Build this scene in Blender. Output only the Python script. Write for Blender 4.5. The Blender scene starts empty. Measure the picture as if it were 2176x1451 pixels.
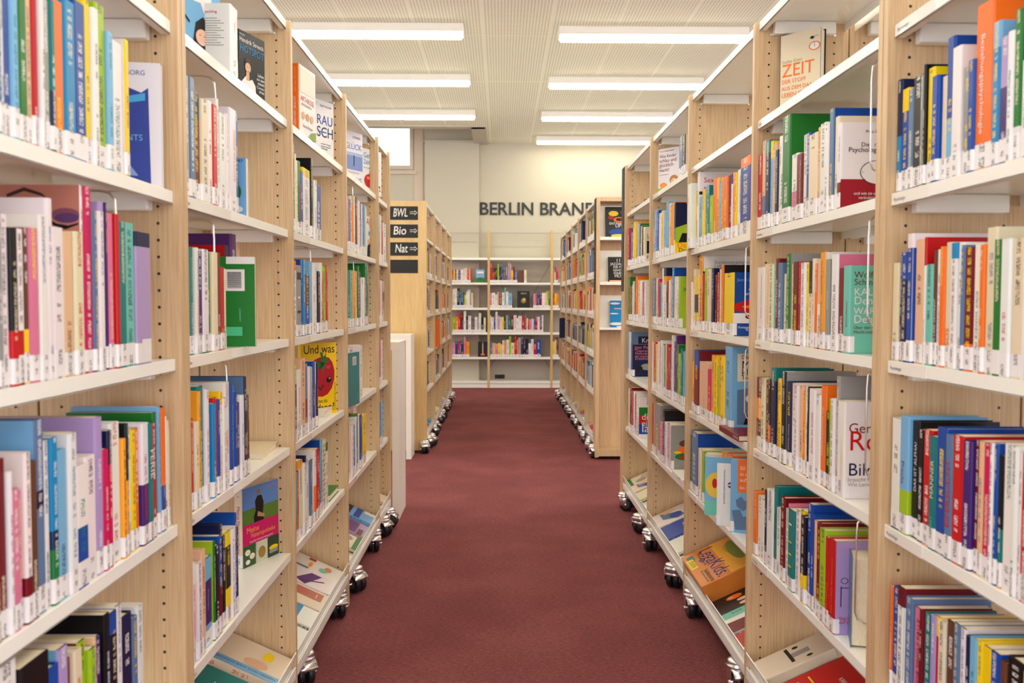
import bpy, bmesh, math, random
from mathutils import Vector, Matrix
random.seed(7)
SC = bpy.context.scene
COL = SC.collection
R = math.radians
# ------------------------------------------------------------------ camera, light, exposure
IMW, IMH, FPX = 2176, 1451, 1894.66
PIT, YAW, ROL, EYE = .0449, -.0115, .0023, 1.3613
_c, _s = math.cos(YAW), math.sin(YAW)
_r0 = Vector((_c, _s, 0)); _f0 = Vector((-_s, _c, 0))
FWD = _f0*math.cos(PIT)+Vector((0, 0, -math.sin(PIT)))
_up = _f0*math.sin(PIT)+Vector((0, 0, math.cos(PIT)))
RGT = _r0*math.cos(ROL)+_up*math.sin(ROL)
UPV = _up*math.cos(ROL)-_r0*math.sin(ROL)
CAMP = Vector((0, 0, EYE))
cd = bpy.data.cameras.new('camera'); cam = bpy.data.objects.new('camera', cd); COL.objects.link(cam)
cam.matrix_world = Matrix(((RGT.x, UPV.x, -FWD.x, 0), (RGT.y, UPV.y, -FWD.y, 0), (RGT.z, UPV.z, -FWD.z, EYE), (0, 0, 0, 1)))
cd.sensor_width = 36; cd.lens = FPX/IMW*36; cd.clip_start = .05; cd.clip_end = 100
cd.dof.use_dof = True; cd.dof.focus_distance = 3.7; cd.dof.aperture_fstop = 5.6
SC.camera = cam
SC.view_settings.view_transform = 'Standard'; SC.view_settings.look = 'None'
SC.view_settings.gamma = 1; SC.view_settings.exposure = 0.82; SC.view_settings.use_curve_mapping = False
SC.cycles.use_denoising = True
SC.cycles.max_bounces = 8; SC.cycles.diffuse_bounces = 5
wd = bpy.data.worlds.new('world'); SC.world = wd; wd.use_nodes = True
wd.node_tree.nodes['Background'].inputs[0].default_value = (.93, .96, 1.0, 1)
wd.node_tree.nodes['Background'].inputs[1].default_value = 1.75
LAMP_STRENGTH = 12.0
LAMP_COLOR = (1, .92, .74)

def ray(u, v):
    return FWD+RGT*((u-IMW/2)/FPX)-UPV*((v-IMH/2)/FPX)
def onX(u, v, X):
    d = ray(u, v); return CAMP+d*(X/d.x)
def onY(u, v, Y):
    d = ray(u, v); return CAMP+d*(Y/d.y)
def onZ(u, v, Z):
    d = ray(u, v); return CAMP+d*((Z-EYE)/d.z)
def project(p):
    q = p-CAMP; d = q.dot(FWD); return IMW/2+q.dot(RGT)/d*FPX, IMH/2-q.dot(UPV)/d*FPX

# ------------------------------------------------------------------ materials
def s2l(c):
    return tuple(((x/255)/12.92 if x/255 <= .04045 else ((x/255+.055)/1.055)**2.4) for x in c)
def new_mat(name, rgb=(200, 200, 200), rough=.5, metal=0, coat=0, spec=None):
    m = bpy.data.materials.new(name); m.use_nodes = True
    b = m.node_tree.nodes['Principled BSDF']
    b.inputs['Base Color'].default_value = (*s2l(rgb), 1); b.inputs['Roughness'].default_value = rough
    b.inputs['Metallic'].default_value = metal
    if coat: b.inputs['Coat Weight'].default_value = coat; b.inputs['Coat Roughness'].default_value = .12
    if spec is not None: b.inputs['Specular IOR Level'].default_value = spec
    return m
def nd(m, t, **kw):
    n = m.node_tree.nodes.new(t)
    for k, v in kw.items():
        if k.startswith('i_'): n.inputs[int(k[2:])].default_value = v
        else: setattr(n, k, v)
    return n
def lk(m, a, b): m.node_tree.links.new(a, b)
def mth(m, op, a, b=None, c=None):
    n = nd(m, 'ShaderNodeMath', operation=op)
    for i, x in enumerate((a, b, c)):
        if x is None: continue
        if isinstance(x, (int, float)): n.inputs[i].default_value = x
        else: lk(m, x, n.inputs[i])
    return n.outputs[0]
def bsdf(m): return m.node_tree.nodes['Principled BSDF']
def noise(m, vec, scale, detail=3):
    n = nd(m, 'ShaderNodeTexNoise'); n.inputs['Scale'].default_value = scale; n.inputs['Detail'].default_value = detail
    lk(m, vec, n.inputs['Vector']); return n.outputs['Fac']
def ramp(m, fac, stops):
    n = nd(m, 'ShaderNodeValToRGB'); e = n.color_ramp.elements
    e[0].position, e[0].color = stops[0][0], (*s2l(stops[0][1]), 1)
    e[1].position, e[1].color = stops[-1][0], (*s2l(stops[-1][1]), 1)
    for p, c in stops[1:-1]:
        x = e.new(p); x.color = (*s2l(c), 1)
    lk(m, fac, n.inputs[0]); return n.outputs[0]
def mixc(m, fac, a, b):
    n = nd(m, 'ShaderNodeMix', data_type='RGBA')
    lk(m, fac, n.inputs[0])
    for i, x in ((6, a), (7, b)):
        if isinstance(x, tuple): n.inputs[i].default_value = (*s2l(x), 1)
        else: lk(m, x, n.inputs[i])
    return n.outputs[2]
def bump(m, h, strength, dist=.001):
    n = nd(m, 'ShaderNodeBump'); n.inputs['Strength'].default_value = strength; n.inputs['Distance'].default_value = dist
    lk(m, h, n.inputs['Height']); lk(m, n.outputs[0], bsdf(m).inputs['Normal'])

def wood(name, a, b, c, holes=False):
    m = new_mat(name, b, .42)
    tc = nd(m, 'ShaderNodeTexCoord').outputs['Object']
    mp = nd(m, 'ShaderNodeMapping'); mp.inputs['Scale'].default_value = (1, 1, .035); lk(m, tc, mp.inputs[0])
    n1 = noise(m, mp.outputs[0], 190, 4)
    mp2 = nd(m, 'ShaderNodeMapping'); mp2.inputs['Scale'].default_value = (1, 1, .12); lk(m, tc, mp2.inputs[0])
    n2 = noise(m, mp2.outputs[0], 9, 4)
    f = mth(m, 'ADD', mth(m, 'MULTIPLY', n1, .65), mth(m, 'MULTIPLY', n2, .35))
    col = ramp(m, f, [(.3, a), (.5, b), (.7, c)])
    if holes:   # drilled rows of shelf-pin holes, 35 mm apart (object x = 0 on the middle of the panel)
        sp = nd(m, 'ShaderNodeSeparateXYZ'); lk(m, tc, sp.inputs[0])
        dx = mth(m, 'SUBTRACT', mth(m, 'ABSOLUTE', sp.outputs[0]), .104)
        dz = mth(m, 'SUBTRACT', mth(m, 'MODULO', sp.outputs[2], .035), .0175)
        d2 = mth(m, 'ADD', mth(m, 'MULTIPLY', dx, dx), mth(m, 'MULTIPLY', dz, dz))
        inr = mth(m, 'LESS_THAN', d2, .0033**2)
        zz = mth(m, 'MULTIPLY', mth(m, 'GREATER_THAN', sp.outputs[2], .16), mth(m, 'LESS_THAN', sp.outputs[2], 2.21))
        ymask = mth(m, 'GREATER_THAN', mth(m, 'ABSOLUTE', sp.outputs[1]), .0)
        k = mth(m, 'MULTIPLY', inr, zz)
        col = mixc(m, k, col, (40, 28, 20))
    lk(m, col, bsdf(m).inputs['Base Color'])
    bump(m, n1, .12)
    return m
M = {}
M['panel'] = wood('oak_panel', (180, 147, 108), (202, 170, 130), (217, 188, 149), True)
M['wood'] = wood('oak_veneer', (180, 147, 108), (202, 170, 130), (217, 188, 149))
M['woody'] = wood('yellow_beech_veneer', (188, 154, 100), (205, 172, 116), (216, 186, 132))
M['white'] = new_mat('white_powder_coat', (240, 238, 232), .3, coat=.3)
M['lam'] = new_mat('white_laminate', (238, 234, 226), .35)
M['chrome'] = new_mat('chrome', (232, 230, 226), .24, 1)
M['rubber'] = new_mat('black_rubber', (22, 23, 27), .42)
M['hub'] = new_mat('grey_wheel_hub', (70, 68, 68), .4)
M['dark'] = new_mat('black_board', (28, 28, 29), .7)
M['chalk'] = new_mat('chalk_writing', (215, 215, 208), .9)
M['letter'] = new_mat('black_wall_lettering', (30, 34, 32), .5)
M['paper'] = new_mat('book_pages', (228, 214, 184), .85)
tc = nd(M['paper'], 'ShaderNodeTexCoord').outputs['Object']
mp = nd(M['paper'], 'ShaderNodeMapping'); mp.inputs['Scale'].default_value = (1, 30, 1); lk(M['paper'], tc, mp.inputs[0])
lk(M['paper'], ramp(M['paper'], noise(M['paper'], mp.outputs[0], 60, 2), [(.3, (214, 198, 165)), (.7, (240, 231, 210))]), bsdf(M['paper']).inputs['Base Color'])
M['ltext'] = new_mat('grey_label_print', (105, 98, 95), .6)
M['holder'] = new_mat('clear_label_strip', (240, 236, 230), .12, coat=.6)
M['wallp'] = new_mat('wall_paint', (194, 188, 170), .85)
tc = nd(M['wallp'], 'ShaderNodeTexCoord').outputs['Object']
bump(M['wallp'], noise(M['wallp'], tc, 90, 2), .1)
M['mgrey'] = new_mat('matte_grey', (178, 170, 160), .85)
M['frame'] = new_mat('window_frame_paint', (205, 188, 168), .6)
M['glass'] = new_mat('window_glass', (255, 255, 255), .02); bsdf(M['glass']).inputs['Transmission Weight'].default_value = 1; bsdf(M['glass']).inputs['IOR'].default_value = 1.0
M['lip'] = new_mat('tray_lip', (240, 236, 230), .2, coat=.4)
# ceiling: perforated boards
m = M['ceil'] = new_mat('perforated_ceiling', (214, 203, 178), .85)
tc = nd(m, 'ShaderNodeTexCoord').outputs['Object']; sp = nd(m, 'ShaderNodeSeparateXYZ'); lk(m, tc, sp.inputs[0])
def pat(o, per, duty):
    a = mth(m, 'FRACT', mth(m, 'DIVIDE', mth(m, 'ADD', o, 100), per)); return mth(m, 'LESS_THAN', mth(m, 'ABSOLUTE', mth(m, 'SUBTRACT', a, .5)), duty/2)
k = mth(m, 'MULTIPLY', pat(sp.outputs[0], .0285, .5), pat(sp.outputs[1], .036, .38))
k = mth(m, 'MULTIPLY', k, pat(sp.outputs[0], .62, .955)); k = mth(m, 'MULTIPLY', k, pat(sp.outputs[1], 1.78, .985))
lk(m, mixc(m, k, (244, 247, 228), (182, 166, 136)), bsdf(m).inputs['Base Color'])
# carpet
m = M['carpet'] = new_mat('maroon_carpet', (118, 62, 66), .95, spec=.15)
tc = nd(m, 'ShaderNodeTexCoord').outputs['Object']
mp = nd(m, 'ShaderNodeMapping'); mp.inputs['Scale'].default_value = (1, .35, 1); lk(m, tc, mp.inputs[0])
n1 = noise(m, mp.outputs[0], 330, 3); n2 = noise(m, tc, 2.2, 3)
mp3 = nd(m, 'ShaderNodeMapping'); mp3.inputs['Scale'].default_value = (.3, 1, 1); lk(m, tc, mp3.inputs[0]); n3 = noise(m, mp3.outputs[0], 160, 2)
f = mth(m, 'ADD', mth(m, 'ADD', mth(m, 'MULTIPLY', n1, .5), mth(m, 'MULTIPLY', n2, .2)), mth(m, 'MULTIPLY', n3, .3))
sp = nd(m, 'ShaderNodeSeparateXYZ'); lk(m, tc, sp.inputs[0])
col = ramp(m, f, [(.3, (80, 38, 42)), (.5, (122, 66, 68)), (.7, (166, 100, 100))])
seam = mth(m, 'LESS_THAN', mth(m, 'ABSOLUTE', mth(m, 'SUBTRACT', mth(m, 'FRACT', mth(m, 'DIVIDE', mth(m, 'ADD', sp.outputs[1], 100.0), 2.0)), .5)), .0018)
col = mixc(m, mth(m, 'MULTIPLY', seam, .35), col, (95, 48, 54))
lk(m, col, bsdf(m).inputs['Base Color']); bump(m, n1, .7, .003)
# printed covers: colour and print colour ride on the faces
def print_mat(name, rough, coat, marks):
    m = new_mat(name, (200, 200, 200), rough, coat=coat, spec=.28)
    a = nd(m, 'ShaderNodeAttribute', attribute_name='Col').outputs['Color']
    if marks:
        t = nd(m, 'ShaderNodeAttribute', attribute_name='Txt').outputs['Color']
        uv = nd(m, 'ShaderNodeUVMap', uv_map='UVMap').outputs[0]; s = nd(m, 'ShaderNodeSeparateXYZ'); lk(m, uv, s.inputs[0])
        u, v = s.outputs[0], s.outputs[1]
        cmb = nd(m, 'ShaderNodeCombineXYZ'); lk(m, mth(m, 'FLOOR', mth(m, 'MULTIPLY', u, 15)), cmb.inputs[0]); lk(m, mth(m, 'FLOOR', mth(m, 'MULTIPLY', v, 800)), cmb.inputs[1])
        wn = nd(m, 'ShaderNodeTexWhiteNoise'); lk(m, cmb.outputs[0], wn.inputs[0])
        w2 = nd(m, 'ShaderNodeTexWhiteNoise', noise_dimensions='1D'); lk(m, mth(m, 'FLOOR', mth(m, 'MULTIPLY', v, 17)), w2.inputs['W'])
        w3 = nd(m, 'ShaderNodeTexWhiteNoise', noise_dimensions='1D'); lk(m, mth(m, 'FLOOR', mth(m, 'MULTIPLY', v, 170)), w3.inputs['W'])
        k = mth(m, 'MULTIPLY', mth(m, 'GREATER_THAN', wn.outputs[0], .42), mth(m, 'GREATER_THAN', w2.outputs[0], .42))
        k = mth(m, 'MULTIPLY', k, mth(m, 'GREATER_THAN', w3.outputs[0], .22))
        k = mth(m, 'MULTIPLY', k, mth(m, 'LESS_THAN', mth(m, 'ABSOLUTE', mth(m, 'SUBTRACT', u, .5)), .19))
        a = mixc(m, mth(m, 'MULTIPLY', k, .8), a, t)
    lk(m, a, bsdf(m).inputs['Base Color'])
    return m
M['cover'] = print_mat('laminated_book_cover', .38, .07, True)
M['print'] = print_mat('printed_picture', .4, .05, False)
m = M['sticker'] = new_mat('white_shelf_mark_sticker', (232, 228, 230), .35, coat=.3)
uv = nd(m, 'ShaderNodeUVMap', uv_map='UVMap').outputs[0]; s = nd(m, 'ShaderNodeSeparateXYZ'); lk(m, uv, s.inputs[0])
cmb = nd(m, 'ShaderNodeCombineXYZ'); lk(m, mth(m, 'FLOOR', mth(m, 'MULTIPLY', s.outputs[0], 12)), cmb.inputs[0]); lk(m, mth(m, 'FLOOR', mth(m, 'MULTIPLY', s.outputs[1], 700)), cmb.inputs[1])
wn = nd(m, 'ShaderNodeTexWhiteNoise'); lk(m, cmb.outputs[0], wn.inputs[0])
w2 = nd(m, 'ShaderNodeTexWhiteNoise', noise_dimensions='1D'); lk(m, mth(m, 'FLOOR', mth(m, 'MULTIPLY', s.outputs[1], 110)), w2.inputs['W'])
k = mth(m, 'MULTIPLY', mth(m, 'GREATER_THAN', wn.outputs[0], .35), mth(m, 'GREATER_THAN', w2.outputs[0], .4))
k = mth(m, 'MULTIPLY', k, mth(m, 'LESS_THAN', mth(m, 'ABSOLUTE', mth(m, 'SUBTRACT', s.outputs[0], .5)), .17))
lk(m, mixc(m, mth(m, 'MULTIPLY', k, .7), (232, 228, 230), (70, 68, 72)), bsdf(m).inputs['Base Color'])
m = M['lamp'] = bpy.data.materials.new('lamp_diffuser'); m.use_nodes = True
b = bsdf(m); b.inputs['Base Color'].default_value = (1, 1, 1, 1); b.inputs['Emission Color'].default_value = (*LAMP_COLOR, 1); b.inputs['Emission Strength'].default_value = LAMP_STRENGTH

# ------------------------------------------------------------------ mesh helpers
def tag(o, label=None, cat=None, group=None, kind=None):
    if label: o['label'] = label
    if cat: o['category'] = cat
    if group: o['group'] = group
    if kind: o['kind'] = kind
    return o
def empty(name, loc, label, cat, group=None):
    o = bpy.data.objects.new(name, None); COL.objects.link(o); o.location = loc; o.empty_display_size = .05
    return tag(o, label, cat, group)
def link(name, me, parent=None, loc=None):
    o = bpy.data.objects.new(name, me); COL.objects.link(o)
    if parent: o.parent = parent
    if loc is not None: o.location = loc
    return o
def bm_obj(name, bm, mat, parent=None, loc=None, smooth=False):
    bmesh.ops.recalc_face_normals(bm, faces=bm.faces)
    me = bpy.data.meshes.new(name); bm.to_mesh(me); bm.free()
    for x in (mat if isinstance(mat, list) else [mat]): me.materials.append(x)
    if smooth:
        for p in me.polygons: p.use_smooth = True
    return link(name, me, parent, loc)
def box(bm, x0, x1, y0, y1, z0, z1, bev=0, mi=0):
    n0 = len(bm.faces)
    r = bmesh.ops.create_cube(bm, size=1)
    vs = r['verts']
    for v in vs:
        v.co = Vector(((x0+x1)/2+v.co.x*(x1-x0), (y0+y1)/2+v.co.y*(y1-y0), (z0+z1)/2+v.co.z*(z1-z0)))
    if bev:
        es = list({e for v in vs for e in v.link_edges})
        bmesh.ops.bevel(bm, geom=es, offset=bev, segments=2, affect='EDGES', profile=.5)
    bm.faces.ensure_lookup_table()
    for f in bm.faces[n0:]: f.material_index = mi
def sbox(name, x0, x1, y0, y1, z0, z1, mat, parent=None, bev=0, org=None):
    bm = bmesh.new(); org = org or (0, 0, 0)
    box(bm, x0-org[0], x1-org[0], y0-org[1], y1-org[1], z0-org[2], z1-org[2], bev)
    return bm_obj(name, bm, mat, parent, org)
def tube(bm, pts, r, seg=8):
    rings = []
    n = len(pts); pts = [Vector(p) for p in pts]
    for i, p in enumerate(pts):
        d = (pts[min(i+1, n-1)]-pts[max(i-1, 0)]).normalized()
        a = d.orthogonal().normalized() if not rings else (prev-d*prev.dot(d)).normalized()
        prev = a; b_ = d.cross(a)
        rings.append([bm.verts.new(p+(a*math.cos(t)+b_*math.sin(t))*r) for t in [2*math.pi*k/seg for k in range(seg)]])
    for i in range(n-1):
        for k in range(seg): bm.faces.new((rings[i][k], rings[i][(k+1) % seg], rings[i+1][(k+1) % seg], rings[i+1][k]))
    bm.faces.new(rings[0]); bm.faces.new(rings[-1][::-1])
def lathe(bm, prof, org, axis='x', seg=24):
    rings = []
    for a, r in prof:
        ring = []
        for k in range(seg):
            t = 2*math.pi*k/seg; c, s = math.cos(t)*r, math.sin(t)*r
            p = {'x': (a, c, s), 'z': (c, s, a), 'y': (c, a, s)}[axis]
            ring.append(bm.verts.new(Vector(org)+Vector(p)))
        rings.append(ring)
    for i in range(len(rings)-1):
        for k in range(seg): bm.faces.new((rings[i][k], rings[i][(k+1) % seg], rings[i+1][(k+1) % seg], rings[i+1][k]))
    if prof[0][1] > 1e-5: bm.faces.new(rings[0])
    if prof[-1][1] > 1e-5: bm.faces.new(rings[-1][::-1])

# text as triangles, cached
_tc = {}
def text_geo(s, bold=0):
    key_ = (s, bold)
    if key_ in _tc: return _tc[key_]
    cu = bpy.data.curves.new('t', 'FONT'); cu.body = s; cu.size = 1; cu.resolution_u = 3; cu.align_x = 'LEFT'; cu.fill_mode = 'FRONT'; cu.offset = bold
    ob = bpy.data.objects.new('t', cu); COL.objects.link(ob)
    dg = bpy.context.evaluated_depsgraph_get()
    me = bpy.data.meshes.new_from_object(ob.evaluated_get(dg))
    vs = [(v.co.x, v.co.y) for v in me.vertices]; fs = [tuple(p.vertices) for p in me.polygons]
    bpy.data.objects.remove(ob); bpy.data.curves.remove(cu); bpy.data.meshes.remove(me)
    w = max([v[0] for v in vs]+[.01]); _tc[key_] = (vs, fs, w); return _tc[key_]

PAL = dict(w=(238, 234, 234), i=(233, 221, 196), g=(168, 166, 164), k=(30, 29, 33), n=(28, 42, 92), b=(26, 92, 176), s=(138, 190, 226), c=(28, 152, 204),
           t=(22, 140, 142), m=(132, 208, 192), e=(46, 138, 62), l=(176, 206, 52), y=(246, 216, 24), o=(244, 134, 42), a=(246, 180, 62), r=(206, 30, 40),
           d=(134, 24, 42), p=(226, 138, 168), h=(214, 18, 112), v=(120, 66, 140), u=(86, 50, 132), f=(190, 166, 212), z=(122, 80, 60), q=(234, 196, 164), x=(112, 138, 172))
CN = dict(w='white', i='cream', g='grey', k='black', n='navy', b='blue', s='pale blue', c='cyan', t='teal', m='mint', e='green', l='lime', y='yellow', o='orange',
          a='amber', r='red', d='dark red', p='pink', h='magenta', v='plum', u='purple', f='lavender', z='brown', q='peach', x='slate blue')
PL = {k: tuple(x**1.25*.93 for x in s2l(v)) for k, v in PAL.items()}
def jit(c, a=.06):
    return tuple(max(0, min(1, x*(1+random.uniform(-a, a)))) for x in c)
def lum(c): return .2*c[0]+.7*c[1]+.1*c[2]

def decal_mesh(items, w, h, place, y0=-.0006):
    """flat printing on a cover; items in cover units (u right 0..1 of w, v up 0..1 of h); place maps (x,z,level)->Vector"""
    V, F, C = [], [], []
    lev = 0
    for it in items:
        lev += 1; k = it[0]; col = it[-1]; col = PL[col] if isinstance(col, str) else s2l(col)
        if k == 'rect':
            _, a, b_, c, d, _x = it; pts = [(a*w, b_*h), (c*w, b_*h), (c*w, d*h), (a*w, d*h)]; fs = [(0, 1, 2, 3)]
        elif k == 'poly':
            pts = [(x*w, y*h) for x, y in it[1]]; fs = [tuple(range(len(pts)))]
        elif k == 'disk':
            _, cx, cy, rx, ry, _x = it; pts = [(cx*w+math.cos(t)*rx*w, cy*h+math.sin(t)*ry*w) for t in [2*math.pi*i/28 for i in range(28)]]; fs = [tuple(range(28))]
        elif k == 'text':    # text, u, v, cap width as a share of w (fit) or size
            _, s, tx, ty, fit, _x = it; vs, f0, tw = text_geo(s); sc = fit*w/tw
            pts = [(tx*w+x*sc, ty*h+y*sc) for x, y in vs]; fs = f0
        elif k == 'vtext':   # reads bottom to top
            _, s, tx, ty, fit, _x = it; vs, f0, tw = text_geo(s); sc = fit*h/tw
            pts = [(tx*w-y*sc, ty*h+x*sc) for x, y in vs]; fs = f0
        elif k == 'vtextd':  # reads top to bottom
            _, s, tx, ty, fit, _x = it; vs, f0, tw = text_geo(s); sc = fit*h/tw
            pts = [(tx*w+y*sc, ty*h-x*sc) for x, y in vs]; fs = f0
        n = len(V); V += [place(x, z, y0-.00012*lev) for x, z in pts]
        F += [tuple(i+n for i in f) for f in fs]; C += [col]*len(fs)
    me = bpy.data.meshes.new('cover_print'); me.from_pydata([tuple(v) for v in V], [], F)
    at = me.color_attributes.new('Col', 'FLOAT_COLOR', 'CORNER')
    i = 0
    for p, c in zip(me.polygons, C):
        for _ in range(p.loop_total): at.data[i].color = (*c, 1); i += 1
    me.materials.append(M['print']); return me

# ------------------------------------------------------------------ books
def parse_bands(s):
    """'k3y1' -> [(share,colour letter)] from the top down"""
    out = []; i = 0
    while i < len(s):
        c = s[i]; j = i+1
        while j < len(s) and s[j].isdigit(): j += 1
        out.append((int(s[i+1:j] or 1), c)); i = j
    t = sum(a for a, _ in out); return [(a/t, c) for a, c in out]
def book_geo(b):
    """cover, pages, sticker as raw geometry in book space: x across the cover, y thickness, z up"""
    w, h, th = b['w'], b['h'], b['th']; hard = b['hard']; c = .0025 if hard else .0009
    r = min(.004 if not hard else .003, th*.3)
    outer = [(w, 0), (r, 0), (r*.3, r*.3), (0, r), (0, th-r), (r*.3, th-r*.3), (r, th), (w, th)]
    inner = [(w, th-c), (c*1.5, th-c), (c*1.5, c), (w, c)]
    if b['spine'] == 'R': outer = [(w-x, y) for x, y in outer]; inner = [(w-x, y) for x, y in inner]
    bands = b['bands']; zs = [h]
    for sh, _ in bands[:-1]: zs.append(zs[-1]-h*sh)
    zs.append(0)
    V, F, Cc, Ct, UV = [], [], [], [], []
    cc = b['ccol']; seed = b['seed']; tcx = b['tcol']
    for bi in range(len(bands)):
        z1, z0 = zs[bi], zs[bi+1]; bc = b['bcol'][bi]
        for i in range(7):
            n = len(V); (xa, ya), (xb, yb) = outer[i], outer[i+1]
            V += [(xa, ya, z0), (xb, yb, z0), (xb, yb, z1), (xa, ya, z1)]; F.append((n, n+1, n+2, n+3))
            side = i in (0, 6)
            Cc.append(cc if (side and cc) else bc); Ct.append(tcx)
            UV.append([(-5, 0)]*4 if side or b['plain'] else [(ya/th, z0+seed), (yb/th, z0+seed), (yb/th, z1+seed), (ya/th, z1+seed)])
    bc = b['bcol'][0]
    def q(pts, col):
        n = len(V); V.extend(pts); F.append(tuple(range(n, n+len(pts)))); Cc.append(col); Ct.append(col); UV.append([(-5, 0)]*len(pts))
    for z in (0, h):   # rims
        o, n_ = outer, inner
        q([(*o[0], z), (*o[1], z), (*n_[2], z), (*n_[3], z)], bc)
        q([(*o[1], z), (*o[2], z), (*o[3], z), (*o[4], z), (*o[5], z), (*o[6], z), (*n_[1], z), (*n_[2], z)], bc)
        q([(*o[6], z), (*o[7], z), (*n_[0], z), (*n_[1], z)], bc)
    for i in range(3): q([(*inner[i], 0), (*inner[i+1], 0), (*inner[i+1], h), (*inner[i], h)], bc)
    q([(*outer[7], 0), (*inner[0], 0), (*inner[0], h), (*outer[7], h)], bc); q([(*inner[3], 0), (*outer[0], 0), (*outer[0], h), (*inner[3], h)], bc)
    e = .004 if hard else .0006
    xs = (c*1.5+.0003, w-e) if b['spine'] == 'L' else (e, w-c*1.5-.0003)
    P = (xs[0], xs[1], c+.0002, th-c-.0002, e, h-e)
    S = None
    if b['sticker']:
        sh = b.get('sth', .037); wr = min(.014, w*.3); o = .0005
        pr = [(wr, -o), (r, -o), (r*.3-o*.7, r*.3-o*.7), (-o, r), (-o, th-r), (r*.3-o*.7, th-r*.3+o*.7), (r, th+o), (wr, th+o)]
        if b['spine'] == 'R': pr = [(w-x, y) for x, y in pr]
        SV, SF, SU = [], [], []
        for i in range(7):
            n = len(SV); (xa, ya), (xb, yb) = pr[i], pr[i+1]; z0, z1 = .003, .003+sh
            SV += [(xa, ya, z0), (xb, yb, z0), (xb, yb, z1), (xa, ya, z1)]; SF.append((n, n+1, n+2, n+3))
            SU.append([(-5, 0)]*4 if i in (0, 6) else [(ya/th, seed), (yb/th, seed), (yb/th, seed+sh), (ya/th, seed+sh)])
        S = (SV, SF, SU)
    return V, F, Cc, Ct, UV, P, S
BOXF = [(0, 1, 3, 2), (4, 6, 7, 5), (0, 4, 5, 1), (2, 3, 7, 6), (0, 2, 6, 4), (1, 5, 7, 3)]
def boxv(P): return [(P[i], P[2+j], P[4+k]) for i in (0, 1) for j in (0, 1) for k in (0, 1)]
def fill_attrs(me, Cc, Ct, UV):
    at = me.color_attributes.new('Col', 'FLOAT_COLOR', 'CORNER'); t2 = me.color_attributes.new('Txt', 'FLOAT_COLOR', 'CORNER')
    uvl = me.uv_layers.new(name='UVMap'); a, b_, u = [], [], []
    for p, c, t, uv in zip(me.polygons, Cc, Ct, UV):
        for k in range(p.loop_total):
            a += [c[0], c[1], c[2], 1]; b_ += [t[0], t[1], t[2], 1]; u += [uv[k][0], uv[k][1]]
    at.data.foreach_set('color', a); t2.data.foreach_set('color', b_); uvl.data.foreach_set('uv', u)
def book_matrix(b): return b['mat']
def mk(w, h, th, spine, bands='w', mat=None, cover=None, hard=None, sticker=True, tag_=None, plain=False, tcol=None, **kw):
    bd = parse_bands(bands); b = dict(w=w, h=h, th=th, spine=spine, bands=bd, mat=mat, hard=(random.random() < .4) if hard is None else hard,
                                      sticker=sticker, tag=tag_, plain=plain, seed=random.randint(0, 400)*.5)
    b['bcol'] = [jit(PL[c]) for _, c in bd]
    b['ccol'] = jit(PL[cover], .03) if cover else None
    main = max(bd)[1]; b['main'] = main
    if tcol: b['tcol'] = PL[tcol]
    else: b['tcol'] = random.choice([PL['w'], PL['i'], PL['w'], PL['y']]) if lum(PL[main]) < .35 else random.choice([PL['k'], PL['k'], PL['n'], PL['r'], PL['z'], PL['t'], PL['x']])
    b.update(kw); return b
ARTS, SPT = {}, {}
def build_book(b, label, group=None, name='book'):
    V, F, Cc, Ct, UV, P, S = book_geo(b)
    me = bpy.data.meshes.new(name); me.from_pydata(V, [], F); fill_attrs(me, Cc, Ct, UV); me.materials.append(M['cover'])
    o = link(name, me); o.matrix_world = b['mat']; tag(o, label, 'book', group)
    pm = bpy.data.meshes.new('page_block'); pm.from_pydata(boxv(P), [], BOXF); pm.materials.append(M['paper']); link('page_block', pm, o)
    if S:
        sm = bpy.data.meshes.new('spine_label'); sm.from_pydata(S[0], [], S[1]); uvl = sm.uv_layers.new(name='UVMap')
        uvl.data.foreach_set('uv', [x for f in S[2] for p in f for x in p]); sm.materials.append(M['sticker']); link('spine_label', sm, o)
    w, h, th = b['w'], b['h'], b['th']
    t = b.get('tag')
    if t in ARTS:
        link('cover_print', decal_mesh(ARTS[t], w, h, lambda x, z, l: Vector((x, l, z))), o)
    if t in SPT:
        if b['spine'] == 'L': f = lambda x, z, l: Vector((l, th-x, z))
        else: f = lambda x, z, l: Vector((w-l, x, z))
        link('spine_print', decal_mesh(SPT[t], th, h, f), o)
    return o
def stuff_books(books, name, label):
    V, F, Cc, Ct, UV, MI = [], [], [], [], [], []
    for b in books:
        v, f, c1, c2, uv, P, S = book_geo(b); mt = b['mat']
        n = len(V); V += [tuple(mt @ Vector(x)) for x in v]; F += [tuple(i+n for i in g) for g in f]; Cc += c1; Ct += c2; UV += uv; MI += [0]*len(f)
        n = len(V); V += [tuple(mt @ Vector(x)) for x in boxv(P)]; F += [tuple(i+n for i in g) for g in BOXF]; Cc += [(1, 1, 1)]*6; Ct += [(1, 1, 1)]*6; UV += [[(0, 0)]*4]*6; MI += [1]*6
        if S:
            n = len(V); V += [tuple(mt @ Vector(x)) for x in S[0]]; F += [tuple(i+n for i in g) for g in S[1]]; k = len(S[1])
            Cc += [(1, 1, 1)]*k; Ct += [(1, 1, 1)]*k; UV += S[2]; MI += [2]*k
    me = bpy.data.meshes.new(name); me.from_pydata(V, [], F); fill_attrs(me, Cc, Ct, UV)
    for k in ('cover', 'paper', 'sticker'): me.materials.append(M[k])
    me.polygons.foreach_set('material_index', MI)
    return tag(link(name, me), label, 'books', None, 'stuff')
def frame_mat(o, a, lean=0):
    """origin lower left of the cover, a = direction of the cover's bottom edge"""
    return Matrix.Translation(o) @ Matrix.Rotation(a, 4, 'Z') @ Matrix.Rotation(lean, 4, 'X')

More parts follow.
